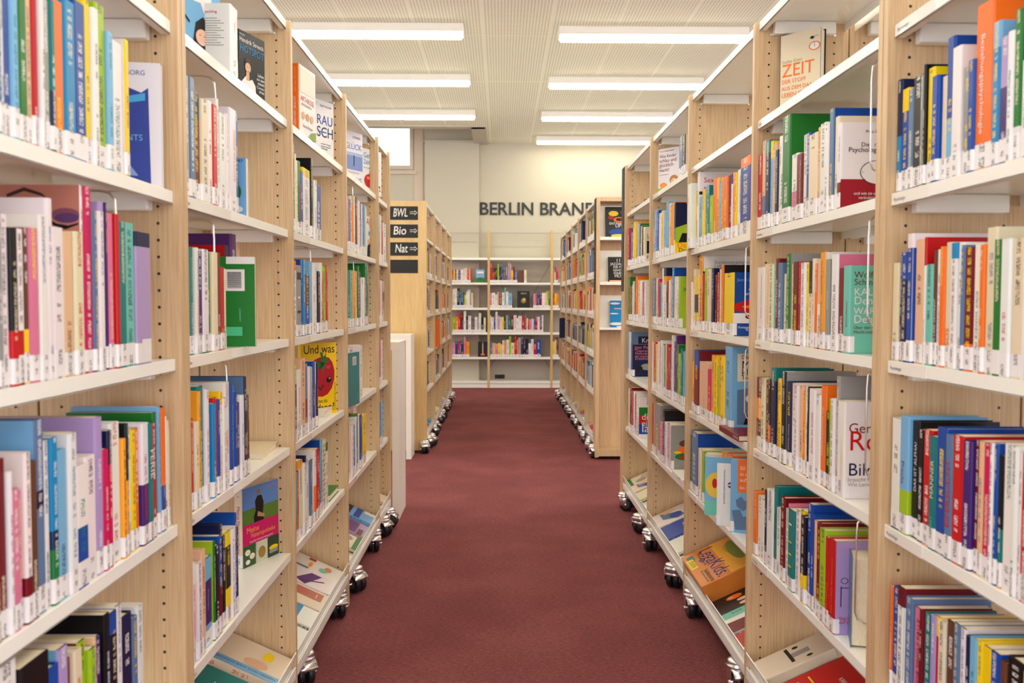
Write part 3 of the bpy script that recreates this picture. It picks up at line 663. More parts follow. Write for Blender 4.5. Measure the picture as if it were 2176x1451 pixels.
# ================================================================== the books
# rows read as: left edge, top, colours[>near cover colour][:tag] ... right end, in the pixels of an enlarged crop (ox, oy, scale)
CR = dict(A=(0, 0, 3.455), B=(0, 380, 3.023), C=(0, 830, 2.336), D=(380, 0, 3.023), E=(380, 460, 2.904), F=(380, 930, 2.785), G=(600, 30, 3.2244), H=(600, 480, 3.023),
          I=(600, 930, 2.785), J=(1860, 0, 3.022), K=(1860, 460, 3.2975), M=(1860, 860, 2.456), N=(1580, 0, 2.903), O=(1580, 470, 2.9625), P=(1580, 930, 2.784),
          Q=(1310, 260, 2.903), S=(1310, 700, 1.932), W=(950, 480, 4.032))
ROWS = '''
L0C A -60,-90,i -30,-80,x 0,-80,w 25,-60,b 85,-50,s 140,-40,e 200,-40,q 245,-30,r 283,-30,w 310,-20,g 360,-10,t6n4 398,-20,o 470,-20,c 550,-10,b 630,-10,y 672,50,w 712,10,l 780,225,s 822,280,w>y 905,283,y>w 935
L0D B -70,150,w -35,200,g 0,220,w 55,310,k65r35 100,315,w65r35 150,310,z65y35 190,310,p 250,225,w 300,120,w 340,305,w 410,335,q 475,335,i 530,26,w>q:eye 550,28,h 600,200,x 625,205,w 660,145,f 690,150,u 700,220,p 735,225,r 757,270,t 800,275,m 862,335,n1f8:lav 955
L0E C -60,330,p -25,340,d 0,345,d 40,405,w 62,495,p 100,500,p 118,310,w8d3 150,355,z 185,150,x4n1x6>s 228,250,w 258,235,c5n1e3 290,300,s 335,215,w 375,380,w5b5 430,330,w 480,135,f 515,295,h 540,200,n2h6 560,165,w 608,240,a 625,165,k3a4 640,200,w 657,195,y 680,190,o 700,165,w5u5 730,165,t:ferie 755,165,r 775,110,e 790,80,s 803,90,o5b3:oband 825,130,w 843,150,i 855
L0F C -40,1400,b 0,1390,w 100,1385,k 240,1385,b 290,1290,f>s 340,1340,d 365,1300,i 405,1255,l>d 440,1290,l 470,1230,q 485,1230,u 515,1115,k 540,1110,b1k4y2 575,1075,w 605,1130,n 655,1130,x 680,1075,w 710
L1B D 325,20,w:leben 372
L1C D -30,470,w 28,470,g 60,485,x 95,600,e 105,580,n2d6 142,630,i 185,640,w 212,665,r 240,630,w 255,630,r 265,720,w 300,725,w 318,730,a 330,685,w:richtig 372,712,b 390
L1D E 20,225,l 55,225,l 72,185,t:groen 100,190,w:warn 118,210,u 145,200,w6e1 180,220,e 205,218,i 235,220,z 255,310,r 280,320,i 303,175,n>r!5 322,105,v!6 355,158,q!6 372
L1E E 40,1250,w 63,1240,p 78,1250,r 95,1270,i 118,1080,a 133,1050,t 165,1065,w 185,1225,p3c5 205,1155,c 222,1120,r 237,1130,b 252,1085,y1w7 270,1120,w 290,1025,w 318,1040,b:melt 335,1045,s 350,1080,b 362,1150,u 378,1105,w 397,988,n>x 412,1100,z 425,1100,z 432
L1F F 45,735,i 75,735,w 90,745,w2p7 108,750,w 132,670,q 155,735,s3u6s3:purple 207,615,e>l 217,648,k 240,585,b5d5 257,515,n 272,590,k 290,565,y2k6y5 318,540,w 332,525,w 340,450,b 352,530,k 360
L2C G 62,870,k 68,875,u 83,955,i 93,1000,i 103,1000,e:dot 120,1045,t 128,1070,b 145,1045,y1w7 193,985,k>k 205,1150,x 215,1135,w 232,1135,i 238,1160,b 270
L2D H 60,240,y 70,220,o1w7 88,250,g:photo 118,215,b 130,215,c 143,225,s>m 157,310,z5b4 183,225,s 197,235,w>f 215,265,w 225,290,n 240,235,w 252,300,r 262,255,l 280,253,r 290,345,r 295
L2E H 60,890,w 75,890,l2d6 90,925,w 105,925,w 123,855,q 150,885,x5d5 167,905,w 180,905,g 190,910,w 200,870,b 215,875,w2p4 226,880,n 232
L2F I 66,130,k 72,170,t5e9 85,210,s8p3 95,200,r 105,140,a1i9 125,155,w 137,110,n2w7 145,130,w 162,135,x 175,140,w 190,73,w5o5 203,70,r 218,90,x5d3 232,15,s>b 243,20,i:knit 265,35,e1w7 278
L3C G 440,1260,w 447,1260,p 458,1265,x 470,1245,i 482,1295,o 493,1245,i 501,1250,d 512,1255,r 517,1275,w 530,1280,n 545,1300,w 552,1303,b 562,1302,s 571,1310,i 583
L3D H 415,290,w 422,285,t 440,283,m 453,285,a 470,290,q 480,290,i 486,255,e 497,290,u 509,332,w 522,330,w 527,335,p 535,237,e>e 545,240,t 553
L3E H 425,785,w 432,800,g 445,800,p 455,775,w 500,772,w 515
L3F H 418,1260,r 425,1270,b1r4 435,1255,i 447,1290,w 457,1290,b 472,1230,w 480,1215,e>e 492,1220,w 500,1215,b 512,1230,k 520,1220,y 542
L4C G 658,1370,s 672,1375,w 680,1425,r 690,1428,w 712
L4D H 618,345,o 632,350,w 640,350,x 648
L4E H 618,750,v 627,735,p 636,735,w 645
L4F H 622,1130,w 628,1130,b 634,1132,s 645
R0C J 125,515,n5c5 160,570,y2b7 203,570,x 240,488,k 300,480,g 318,415,k>k 332,435,y 370,488,b 412,490,i 447,238,b4s3 495,300,w 550,430,g 600,385,b 640,15,o:orange 750,140,s2c9 800,230,f4u6 855,200,w 895,60,e7w2 940,380,w 1000,100,e 1060
R0D K 118,325,i 160,270,n 185,250,b2n6 230,120,w1b8 268,160,q 330,145,r2w7 345,335,m 390,235,z:wbz 420,230,w 448,210,o 482,180,i:sos 525,185,c1w7 565,180,w 600,200,x 625,215,d7o2 690,190,w 740,195,o 770,75,i 840,160,e 895,155,w 960,150,i 1042,100,w 1150
R0E M 88,70,w8k1 135,60,s5l3:precht 180,85,k:alpha 215,130,k 245,130,r 285,165,t:mann 322,120,b 375,155,x:blt 410,160,r 462,190,u 505,185,d 530,190,q 560,200,h9w1 600,200,w 620,200,b 640,265,k5t3a1 665,205,w 720,215,w 750,245,w 770,250,r 820
R0F M 78,945,o 88,950,b 120,950,d1w5 155,1005,x 190,1060,p:single 228,1070,d 245,1090,t 280,1100,f 305,1105,y1r5 325,1130,i 360,1130,z 405,1140,x 435,1165,w 465,1205,n 488,1215,s 525,1230,y 555,1265,y2k4>y 600,1290,b 645,1340,z 675,1330,k 760,1400,y 800
R1C N 70,1015,n 97,955,r 122,870,q5x3 140,868,t1n6 165,870,y1s4 178,880,q 195,925,n:psyl 213,840,w 230,840,w:ball 243,715,e>e:egr 290,950,w5p4 328,950,d:koerper 360,830,w 385,820,b 405,825,i 455,785,q 470,760,w7b1 505,760,w 528,672,x>b 553,720,i>i 575,760,w9d4>w:psych 600
R1D O 58,295,b:warum 85,290,w:gef 130,270,i:frazz 165,275,i 190,260,m 205,235,d:haupt 222,262,x 245,330,i 270,205,e>g 292,270,i 318,255,d 350,255,r 358,260,w 385,265,y 400,250,k3i5 425,235,i 443,265,o 460,240,q4w3n1 490,195,a>w:birken 520,240,g:digit 545,240,b 560,210,w>p:lilac 600,295,d 635,280,m>m:kalt 675
R1E O 60,980,d2a2d2a1 90,985,d2a2d2a1 115,990,i 138,995,d 158,990,k3o2 172,925,t1n6 198,995,z 225,990,y 245,945,k>g 270,1010,n5y1:brain 297,1020,w 325,1030,w 345,1035,q 365,1070,a 380,1035,w6n1 405,1040,k 415,1055,w:jung 450,1090,w 480,1035,o:orb 512,1200,k 540,1115,l 555,1115,w 575,975,g>g 595,1130,w>w:roth 640
R1F P 40,305,i:lernen 60,315,o 78,345,w 100,365,w 120,310,n 135,310,w 172,285,t:physio 190,415,w 215,350,d 240,420,w 258,390,p 268,425,t:tdisc 300,430,w 325,430,y3k3y2 345,465,k6y3 370,390,b 395,450,b>b 412,490,q 432,500,d 455,540,l 490,590,r:timl 512,600,r>f:timor 550
R2C Q 470,380,w:bmag 490,420,y 502,290,w>w:sexual 513,460,s 530,415,y 545,390,c 560,390,t 574,450,l 590,345,o 610,342,a 630,355,s 648,340,a 662,338,o 690,322,u 708,380,w 715,310,o 730,310,y 740,290,w:selbst 763,213,o1b6w1>b 825
R2D Q 452,985,w 468,905,i 478,950,y3k3y3 500,905,i 507,828,a>w:bund 528,930,r 536,903,l 548,900,l 565,905,i 580,900,i 592,900,n 605,940,d 615,925,r 628,900,k 637,905,i 645,880,o>k 658,928,y5w1>b:aus 715
R2E S 310,130,a 322,85,b2d5>d 340,135,q:care 376,165,h 390,105,a 400,110,y 412,150,l 422,105,a 432,110,y 446,55,s>s:mik 470
R2F S 282,410,y>n 290,430,k 305,420,x>b 330,490,w 338,488,i 346,492,w 352,500,l 358,505,e 364,510,w 372,515,n!3 392,500,m!6 430,505,a!6 455,512,o!6 480
R3B Q 384,85,x 408,80,n>i 428
R3C Q 228,640,q 238,540,s 250,545,b 262,560,w 275,545,y 285,545,i 297,545,s 308,490,s 322,500,i 333,510,a 343,510,q 352,490,a 358,495,n8y3>n:dase 366
R3D Q 212,965,g 225,960,x 240,960,i 250,965,h 262,985,v 270,985,m 285,900,w 293,898,n1a1w5 308,980,d 318,975,w 330,960,q 341,897,c>b 352,950,i 362,955,w 375,960,w 385,950,l>l:uro 395
R3E S 142,50,w 150,50,r 158,60,y 163,65,i 170,50,w 176,55,r 182,45,w 188,60,k 193,65,i 198,62,t 203,60,i 208,60,r 216,75,r 222,70,t 228,12,w>w:wa 234,50,u 240,14,v 245,62,e 252,100,l>l:chat 266,80,t 273,90,s 280
R3F S 136,300,r 148,300,o 153,305,g:kids 178,380,p 190,330,k>k 197,380,w 205,385,p 213,390,w 218,395,g>g:comic 222
R4C Q 72,655,r 80,660,b 88,680,o 94,690,z 100,650,i 108,615,y 118,615,a 128,625,s 138,625,k>e 148,640,w 158,640,k 165,645,i>i:lebh 172
R4D Q 70,955,e 78,1010,z 88,1010,k 95,980,x 100,1000,w 106,980,i 112,960,k 118,950,o>o 128,970,y 134,980,w 145,975,w 155,985,w 163,985,r 172,980,w>w:dew 180
R4E S 47,10,s 52,12,w 56,10,x>x:paed 60,60,n>n:piaget 64
R4F S 48,240,i 53,240,k 58,238,d 63,250,r 68,255,w 74,265,r 79,262,w 85,275,w>w:jesp 92
'''
SIDE = {'L': (-1, XL, YL), 'R': (1, XR, YR)}
ARTKEYS = 'psych kalt roth timor sexual aus bund mik europa egg cd dase uro wa chat comic lebh dew paed piaget jesp eye kids leben'.split()
recs = []; order = {}
random.seed(11)
for ln in ROWS.strip().splitlines():
    t = ln.split(); key = t[0]; sd = key[0]; bay = int(key[1]); r = key[2]; ox, oy, sc = CR[t[1]]
    s, XF, YY = SIDE[sd]; Xf = XF+.018; zf = ZS[r]+FH+.0005
    end = float(t[-1]); ents = [e.split(',') for e in t[2:-1]]
    for i, en in enumerate(ents):
        u = float(en[0])/sc+ox; v = float(en[1])/sc+oy
        u2 = (float(ents[i+1][0]) if i+1 < len(ents) else end)/sc+ox
        cs = en[2]; tg = None; cv = None
        if ':' in cs: cs, tg = cs.split(':')
        rc = 0
        if '!' in cs: cs, rc = cs.split('!'); rc = float(rc)/100
        if '>' in cs: cs, cv = cs.split('>')
        Xs = s*(Xf+rc)
        p, q = onX(u, v, Xs), onX(u2, v, Xs)
        if s < 0: near, far, top = p.y, q.y, p.z
        else: near, far, top = q.y, p.y, (p.z+q.z)/2
        lo, hi = YY[bay]+TH+.001, YY[bay+1]-.0008
        if bay == 1: lo = max(lo, YY[1]+2*TH+.006)
        near = max(near, lo); far = min(far, hi)
        th = far-near-.0006
        if th < .003: continue
        h = max(.13, min(.312, top-zf)); hard = (random.random() < .45) and th > .012
        w = min(.262, max(.105, h*random.uniform(.64, .72)))
        if cv and h > .26: w = min(.25, h*.76)
        dx = random.uniform(-.003, .006)
        if sd+r+str(bay) == 'RC2' and i == 0: dx = -.02
        x0 = Xs-dx-w if s < 0 else Xs+dx
        lean = 0
        a = 0
        b = mk(w, h, th, 'R' if s < 0 else 'L', cs, frame_mat(Vector((x0, near, zf)), a), cv, hard, True, tg, sth=random.choice([.036, .038, .042, .04]))
        if tg: b['plain'] = tg in SPT_TAGS if 'SPT_TAGS' in globals() else False
        b.update(key=key, idx=i, px=abs(u2-u)*h*FPX/near*(1 if not tg else 40 if ARTKEYS and tg in ARTKEYS else 3)); b['uv'] = (u, v)
        vis = (sd == 'L' and u2 > 0) or (sd == 'R' and u < 2176)
        b['vis'] = vis
        recs.append(b); order.setdefault(key, []).append(b)
# --- printing on covers and spines -------------------------------------------------
T = lambda s, u, v, f, c: ('text', s, u, v, f, c)
ARTS.update(
 psych=[('rect', 0, .0, 1, .34, (150, 24, 40)), ('disk', .62, .42, .3, .2, 'k'), ('disk', .62, .42, .285, .19, 'w'), ('rect', .61, .42, .63, .56, 'k'), ('rect', .62, .415, .8, .43, 'k'),
        T('Die', .33, .72, .14, 'k'), T('neue', .55, .72, .2, 'd'), T('Psychologie des', .12, .655, .74, 'k'), T('Philip Zimbardo', .4, .88, .4, 'k'), T('und wie sie unser Leben', .22, .16, .66, 'w'), T('verändern wird', .3, .11, .42, 'w')]+[('rect', .62+.26*math.cos(t)-.006, .42+.17*math.sin(t)-.006, .62+.26*math.cos(t)+.006, .42+.17*math.sin(t)+.006, 'k') for t in [math.pi*k/6 for k in range(12)]],
 kalt=[T('Wolfgang', .08, .86, .62, 'd'), T('Schmidbauer', .08, .78, .8, 'd'), T('KALTES', .08, .66, .62, 'w'), T('Denken', .08, .56, .62, 'w'), T('WARMES', .08, .45, .66, 'w'), T('Denken', .08, .35, .62, 'w'), T('Über den Gegensatz von', .08, .28, .8, 'd'), T('Macht und Empathie', .08, .23, .66, 'd')],
 roth=[T('Gerhard', .06, .68, .72, 'd'), T('Roth', .06, .5, .82, 'r'), T('Bildung', .06, .24, .8, 'n'), T('braucht Persönlichkeit', .06, .18, .8, 'g'), T('Wie Lernen gelingt', .06, .13, .66, 'g')],
 timor=[T('TIM CRANE', .4, .85, .5, 'd'), ('rect', .1, .3, .115, .52, 'k'), ('rect', .1, .5, .3, .507, 'k'), ('disk', .16, .58, .06, .05, 'k'), ('disk', .16, .58, .05, .042, 'f'), T('Das Bewusstsein', .08, .16, .5, 'r'), T('auf der Spur', .08, .12, .4, 'r')],
 sexual=[T('Sexualpädagogik', .08, .86, .84, 'r'), T('in internationaler', .08, .77, .62, 'r'), ('rect', .0, .7, 1, .74, 'n')],
 aus=[T('Jannik Beyer', .08, .86, .5, 's'), T('Ausdruck', .35, .72, .5, 'w'), T('und Sprache', .25, .64, .6, 'w'), ('poly', [(.02, .5), (.4, .58), (1, .56), (1, .4), (.3, .36), (.02, .4)], 'r'), ('disk', .5, .46, .3, .04, 'o'), ('rect', .0, .2, 1, .36, 'w'), ('disk', .4, .3, .12, .05, 'd'), ('disk', .7, .3, .15, .07, 'k'), T('Kompensatorik für', .12, .12, .6, 'w'), T('Kinder', .3, .08, .25, 'w')],
 bund=[T('Bundesvereinigung', .2, .9, .66, 'g'), T('Lebenshilfe', .2, .85, .42, 'g'), ('rect', 0, .0, 1, .8, 'k'), ('rect', 0, .72, 1, .726, 'w')],
 mik=[('rect', .1, .6, 1, .92, 'i'), T('Dianne Schilling', .16, .86, .5, 'k'), T('Miteinander', .16, .75, .8, 'n'), T('klarkommen', .16, .67, .76, 'n'), T('Toleranz, Respekt', .16, .62, .7, 'k'), ('poly', [(.1, .1), (.1, .5), (.5, .55), (.95, .5), (.95, .1)], 'x'), ('disk', .35, .4, .12, .08, 'w'), ('disk', .7, .42, .12, .08, 'g'), ('poly', [(.2, .1), (.3, .32), (.5, .3), (.55, .1)], 'k'), ('poly', [(.6, .1), (.64, .34), (.85, .34), (.9, .1)], 'w')],
 europa=[('rect', .13, .55, 1, 1, 'o'), T('50 Vorbilder', .17, .86, .5, 'w'), T('in der Welt', .17, .78, .45, 'w'), T('auf der Spur', .17, .70, .5, 'w'), T('Ein Fachbuch', .17, .6, .4, 'w'), ('poly', [(.1, .44), (.2, .5), (.26, .44), (.36, .46), (.33, .36), (.24, .3), (.12, .36)], 'x'), ('poly', [(.03, .3), (.18, .32), (.24, .22), (.5, .28), (.9, .2), (.8, .06), (.1, .04)], 'x')],
 egg=[('rect', 0, .0, 1, .25, 'm'), ('disk', .22, .52, .2, .26, (222, 186, 60)), ('disk', .2, .55, .05, .1, 'r')],
 cd=[('disk', .27, .66, .07, .06, 'b'), ('disk', .27, .66, .05, .04, 'r'), ('rect', .2, .65, .34, .67, 'w'), ('vtextd', 'Deutsch-Französische Gesellschaft', .13, .9, .55, 'k')],
 dase=[T('Das Elternbuch', .06, .16, .9, 'o'), T('Die ersten Jahre', .06, .07, .8, 'k'), ('rect', 0, 0, 1, .22, 'y'), T('Das Eltern', .06, .12, .9, 'o'), T('Die ersten', .1, .03, .7, 'k'), ('poly', [(0, .22), (0, .5), (.5, .62), (1, .55), (1, .22)], 'l'), ('disk', .5, .46, .22, .13, (196, 166, 120)), ('poly', [(.1, .22), (.2, .4), (.7, .4), (.85, .22)], 'k')],
 uro=[T('URO', .1, .85, .6, 'l'), ('disk', .7, .5, .3, .12, 'z'), T('ROUGE', .1, .7, .6, 'e')],
 wa=[T('Was', .1, .82, .6, 'd')], chat=[('rect', .1, .7, .9, .78, 'e')],
 comic=[('disk', .5, .6, .25, .12, 'z'), ('disk', .55, .45, .35, .14, 'o'), ('disk', .5, .3, .38, .12, 'e'), ('disk', .4, .28, .12, .05, 'r'), ('disk', .62, .3, .1, .05, 'y'), ('disk', .7, .18, .1, .05, 'w'), ('disk', .2, .4, .12, .04, 'y')],
 lebh=[T('Rebecca', .2, .92, .4, 'k'), T('Lebendige', .1, .72, .7, 'k'), T('und stark', .1, .65, .6, 'k'), ('rect', .1, .25, .9, .6, 'k'), ('disk', .5, .48, .2, .08, 'g'), T('Für die', .1, .1, .5, 'k')],
 dew=[T('Welt', .1, .76, .7, 'r'), T('Der', .1, .56, .6, 'r'), T('Vater', .1, .44, .8, 'r'), T('Wie Kinder', .3, .3, .6, 'k')],
 paed=[('rect', .2, .5, 1, .9, 'n'), T('Knapp', .3, .76, .5, 'w'), T('Pädagogik', .3, .6, .7, 'w')],
 piaget=[T('Jean Piaget', .08, .86, .84, 'p'), T('Theorien', .1, .76, .6, 'p'), T('Methoden', .1, .68, .6, 'p'), T('der modernen', .1, .6, .8, 'p'), T('Erziehung', .1, .52, .7, 'p'), ('disk', .6, .3, .24, .14, 'g'), ('disk', .3, .26, .14, .1, 'k')],
 jesp=[T('Jesper', .3, .86, .6, 'k'), ('rect', 0, .55, 1, .75, 'e'), ('rect', 0, .35, 1, .55, 'r'), ('rect', 0, .1, 1, .35, 'b'), T('4', .4, .6, .15, 'w'), T('die', .1, .45, .4, 'w'), T('eine', .1, .3, .5, 'w'), T('lang', .1, .15, .7, 'w')],
 eye=[('rect', .002, .002, .998, .998, (184, 118, 104)), ('disk', .9, .84, .1, .05, (128, 74, 92)), ('disk', .91, .825, .085, .035, (88, 56, 104)), ('poly', [(.78, .82), (.84, .795), (.92, .785), (.99, .8), (.99, .79), (.9, .765), (.82, .785)], 'k'), ('poly', [(.5, .93), (.62, .965), (.74, .94), (.82, .9), (.74, .955), (.62, .985), (.5, .95)], (60, 34, 36))],
 kids=[], hotspot=[T('Prof. Dr.', .05, .93, .2, 'w'), T('Hendrik Streeck', .04, .84, .92, 'w'), T('HOTSPOT', .04, .70, .92, 'c'), ('poly', [(.08, 0), (.1, .26), (.26, .36), (.36, .3), (.5, .34), (.62, .26), (.66, 0)], 'w'), ('rect', .27, .3, .39, .42, (205, 160, 130)), ('disk', .34, .49, .105, .105, (214, 170, 142)), ('poly', [(.235, .5), (.23, .58), (.3, .63), (.42, .62), (.45, .52), (.42, .57), (.27, .57)], (60, 40, 30)),
          ('disk', .305, .5, .014, .008, 'k'), ('disk', .38, .5, .014, .008, 'k'), ('poly', [(.31, .435), (.34, .425), (.38, .435), (.34, .44)], 'd'), T('Leben', .7, .42, .24, 'w'), T('mit dem', .66, .36, .3, 'w'), T('neuen', .7, .3, .25, 'w'), T('Corona-', .66, .24, .3, 'w'), T('virus', .74, .18, .2, 'w')],
 smile=[('rect', .1, .72, .8, .96, 'w'), T('AMBAUCH', .14, .84, .6, 'k'), ('poly', [(.55, .72), (.62, .62), (.7, .72)], 'w'), ('poly', [(.38, .0), (.36, .22), (.44, .5), (.6, .58), (.78, .5), (.82, .2), (.84, 0)], (30, 24, 30)), ('disk', .58, .36, .14, .13, (232, 184, 160)), ('disk', .53, .38, .016, .008, 'k'), ('disk', .64, .38, .016, .008, 'k'), ('poly', [(.52, .31), (.58, .275), (.65, .31), (.58, .295)], 'w'), ('poly', [(.3, 0), (.45, .16), (.6, .2), (.85, .14), (1, 0)], 'n'), ('disk', .1, .3, .07, .05, 'r'), ('poly', [(.15, .55), (.3, .47), (.31, .49), (.16, .57)], 'k')],
 lebb=[T('Sven Gottschling', .1, .86, .6, 'r')]+[('rect', .12, .78-.035*k, .7+.08*(k % 3), .785-.035*k, 'k') for k in range(12)],
 lia=[('text', 'NORVAY', .55, .92, .4, 'n'), ('disk', .6, .42, .3, .26, 'e'), ('poly', [(.4, .6), (.5, .72), (.6, .64), (.7, .74), (.85, .6), (.85, .5), (.4, .5)], (34, 110, 50)), T('ULIA', .5, .5, .35, 'y'), T('STADT', .45, .41, .32, 'y'), ('disk', .75, .12, .18, .08, 'w')],
 green=[('rect', .55, .92, 1, 1, 'w'), ('rect', .52, .62, .84, .86, 'w')]+[('rect', .57+.0, .65+.011*k, .57+.22, .654+.011*k+.003*(k % 2), 'k') for k in range(17)]+[('rect', .5, .12, .8, .22, (70, 180, 130)), ('vtext', 'UNIVERSITY', .78, .28, .15, 'm')],
 arth=[('rect', .06, .62, .94, .96, (226, 214, 200)), T('ARTHROSE', .1, .5, .8, 'r'), T('DAS KOCHBUCH', .14, .44, .6, 'z'), ('disk', .25, .3, .1, .08, (205, 160, 120)), ('disk', .5, .3, .1, .08, (190, 140, 100)), ('disk', .75, .3, .1, .08, (205, 160, 120)), T('Gesunde Rezepte', .2, .14, .6, 'k'), ('poly', [(.5, 0), (.7, .1), (1, .14), (1, 0)], (120, 150, 60))],
 rauch=[T('KURT RÜCKER', .38, .9, .52, 'n'), T('RAU', .22, .62, .72, 'b'), T('SCH', .22, .42, .74, 'n'), ('disk', .5, .5, .2, .02, 'c'), T('wir über Drogen', .4, .3, .45, 'k'), T('wissen müssen', .4, .26, .45, 'k'), T('und wie', .4, .22, .3, 'k'), ('disk', .76, .1, .14, .08, 'o')],
 glueck=[T("O'MARA", .45, .88, .45, 'k'), T('GLÜCK', .05, .68, .9, 'c'), ('rect', 0, .3, 1, .62, (120, 140, 196)), ('rect', 0, .56, 1, .62, (160, 180, 214)), ('poly', [(.5, .58), (.56, .56), (.55, .4), (.6, .34), (.52, .4), (.46, .34), (.5, .42)], 'n'), T('Über die Wissenschaft', .2, .24, .6, 'k'), T('LEBENS', .05, .06, .9, 'c')],
 apple=[T('Gesunde', .1, .8, .75, 'c'), T('Zähne', .1, .66, .45, 'c'), T('ein Leben lang', .62, .68, .3, 's'), T('von der Vorbeugung zum besten Preis', .1, .57, .8, 'k'), ('disk', .38, .3, .25, .19, 'r'), ('disk', .66, .3, .12, .12, 'w'), ('disk', .56, .3, .09, .12, (240, 220, 140)), ('poly', [(.37, .46), (.39, .46), (.44, .55), (.42, .55)], 'z'), ('disk', .32, .36, .07, .05, (226, 120, 90)), ('rect', .8, .1, .92, .2, 'r'), ('rect', .845, .11, .875, .19, 'w'), ('rect', .815, .14, .905, .16, 'w'), ('rect', .8, .2, .92, .22, 'k')],
 tomato=[T('Und was', .06, .86, .88, 'k'), ('poly', [(.2, .6), (.26, .7), (.36, .77), (.5, .8), (.64, .81), (.78, .79), (.88, .72), (.94, .6), (.93, .48), (.86, .36), (.74, .28), (.6, .25), (.46, .26), (.33, .31), (.24, .4), (.2, .5)], (170, 16, 34)), ('disk', .76, .66, .07, .04, (200, 50, 60)),
         ('poly', [(.5, .62), (.56, .78), (.52, .88), (.6, .86), (.62, .8), (.7, .86), (.68, .78), (.8, .74), (.68, .72), (.6, .56), (.58, .7), (.4, .76)], (44, 110, 44)), ('disk', .77, .48, .07, .06, 'k'), ('disk', .79, .5, .02, .015, 'w'), ('poly', [(.46, .4), (.54, .36), (.6, .42), (.62, .41), (.54, .34), (.45, .39)], 'k'), ('vtext', 'Das Kochbuch über Leckeres', .96, .04, .4, 'k'), T('machst du', .3, .17, .42, 'k'), T('dann?', .42, .05, .5, 'k')],
 spiral=[('rect', .35, .76, .7, .92, 'w')]+[('rect', .4, .78+.011*k, .65, .784+.011*k, 'k') for k in range(11)]+[('vtext', 'notes', .8, .08, .12, 'm')]+[('disk', .08+.12*k, .975, .02, .012, 'k') for k in range(8)],
 circle=[('disk', .75, .88, .1, .07, 't'), T('Leben', .5, .34, .45, 'c'), T('gestalten', .5, .26, .45, 'c'), ('disk', .4, .7, .2, .14, 'g'), ('disk', .4, .7, .19, .135, 'w')],
 ach=[T('Ach', .15, .8, .6, 'r'), ('disk', .5, .6, .2, .1, 's'), ('poly', [(.2, 0), (.25, .3), (.5, .42), (.8, .3), (.85, 0)], 'n'), ('disk', .35, .4, .12, .1, (220, 175, 150))],
 brown=[('disk', .5, .6, .4, .28, (150, 110, 70)), ('disk', .4, .4, .3, .2, (196, 160, 110)), ('disk', .6, .72, .2, .12, (110, 84, 56))],
 sea=[T('LANDBORG', .3, .9, .5, 'x'), ('poly', [(.06, .04), (.06, .72), (.2, .78), (.5, .82), (.75, .76), (.84, .8), (.86, .04)], (48, 66, 146)), ('poly', [(.1, .66), (.3, .76), (.5, .72), (.8, .76), (.8, .7), (.4, .66)], (70, 160, 210)), ('poly', [(.1, .1), (.3, .5), (.45, .3), (.7, .1)], (128, 150, 205)), T('MEIN', .25, .6, .3, 's'), T('IHR', .25, .53, .25, 's'), T('RANTS', .4, .38, .36, 's')],
 eide=[T('DR. MARIANNE KOCH', .1, .9, .8, 'k'), T('heide', .4, .74, .5, 'r'), ('rect', .1, .1, .9, .6, 's')],
 natur=[('rect', 0, .52, 1, 1, (88, 128, 190)), ('rect', 0, .48, 1, .72, (84, 118, 44)), ('poly', [(.32, .5), (.3, .6), (.36, .68), (.34, .8), (.4, .86), (.52, .86), (.58, .76), (.56, .62), (.6, .5)], 'k'), ('disk', .44, .91, .05, .045, (150, 100, 70)), ('poly', [(.4, .6), (.6, .56), (.6, .6), (.42, .66)], (180, 130, 96)), ('rect', 0, .27, 1, .53, (196, 16, 96)), T('James Wong', .66, .93, .3, 'p'), T('Meine', .1, .42, .34, 'a'), T('Naturapotheke', .22, .35, .68, 'a'), T('Natürliche Heilmittel selbst gemacht', .18, .29, .66, 'w'),
        ('rect', 0, 0, .34, .27, (52, 84, 40)), ('rect', .36, 0, .66, .27, (196, 196, 170)), ('rect', .68, 0, 1, .27, (40, 66, 48)), ('disk', .12, .18, .07, .05, 'w'), ('disk', .12, .18, .025, .018, 'y'), ('disk', .24, .12, .07, .05, 'w'), ('disk', .24, .12, .025, .018, 'y'), ('disk', .12, .06, .06, .04, 'w'), ('disk', .51, .12, .1, .1, (150, 120, 50)), ('disk', .84, .12, .13, .04, 'y'), ('rect', .72, .05, .96, .1, 'g')],
 zeit=[T('Stefan Klein', .06, .66, .5, (150, 160, 110)), T('ZEIT', .06, .5, .8, 'o'), T('DER STOFF', .06, .42, .6, 'o'), T('AUS DEM DAS', .06, .34, .74, 'o'), T('LEBEN IST', .06, .26, .58, 'o'), ('disk', .86, .8, .14, .095, 'o'), ('disk', .86, .8, .11, .075, 'w'), ('rect', .855, .79, .865, .85, 'k'), ('disk', .8, .9, .05, .03, 'k'), ('rect', .84, .91, .96, .915, 'g')],
 schlau=[T('Prof. Dr. Michaela Glöckler', .08, .93, .7, 'k'), T('Was Kinder', .08, .8, .8, 'd'), T('schlau und', .08, .7, .8, 'd'), T('glücklich', .08, .6, .66, 'd'), T('macht!', .08, .5, .46, 'd'), T('Lernen erleichtern', .08, .42, .45, 'x'), ('rect', 0, 0, 1, .14, 'l'), ('disk', .28, .2, .16, .09, 'o'), ('disk', .28, .2, .12, .07, 'a'), ('disk', .78, .3, .2, .17, (176, 122, 74)), ('disk', .78, .26, .14, .12, (236, 190, 164)), ('disk', .73, .28, .02, .01, 'k'), ('disk', .84, .28, .02, .01, 'k'), ('poly', [(.72, .22), (.78, .19), (.85, .22)], 'w')],
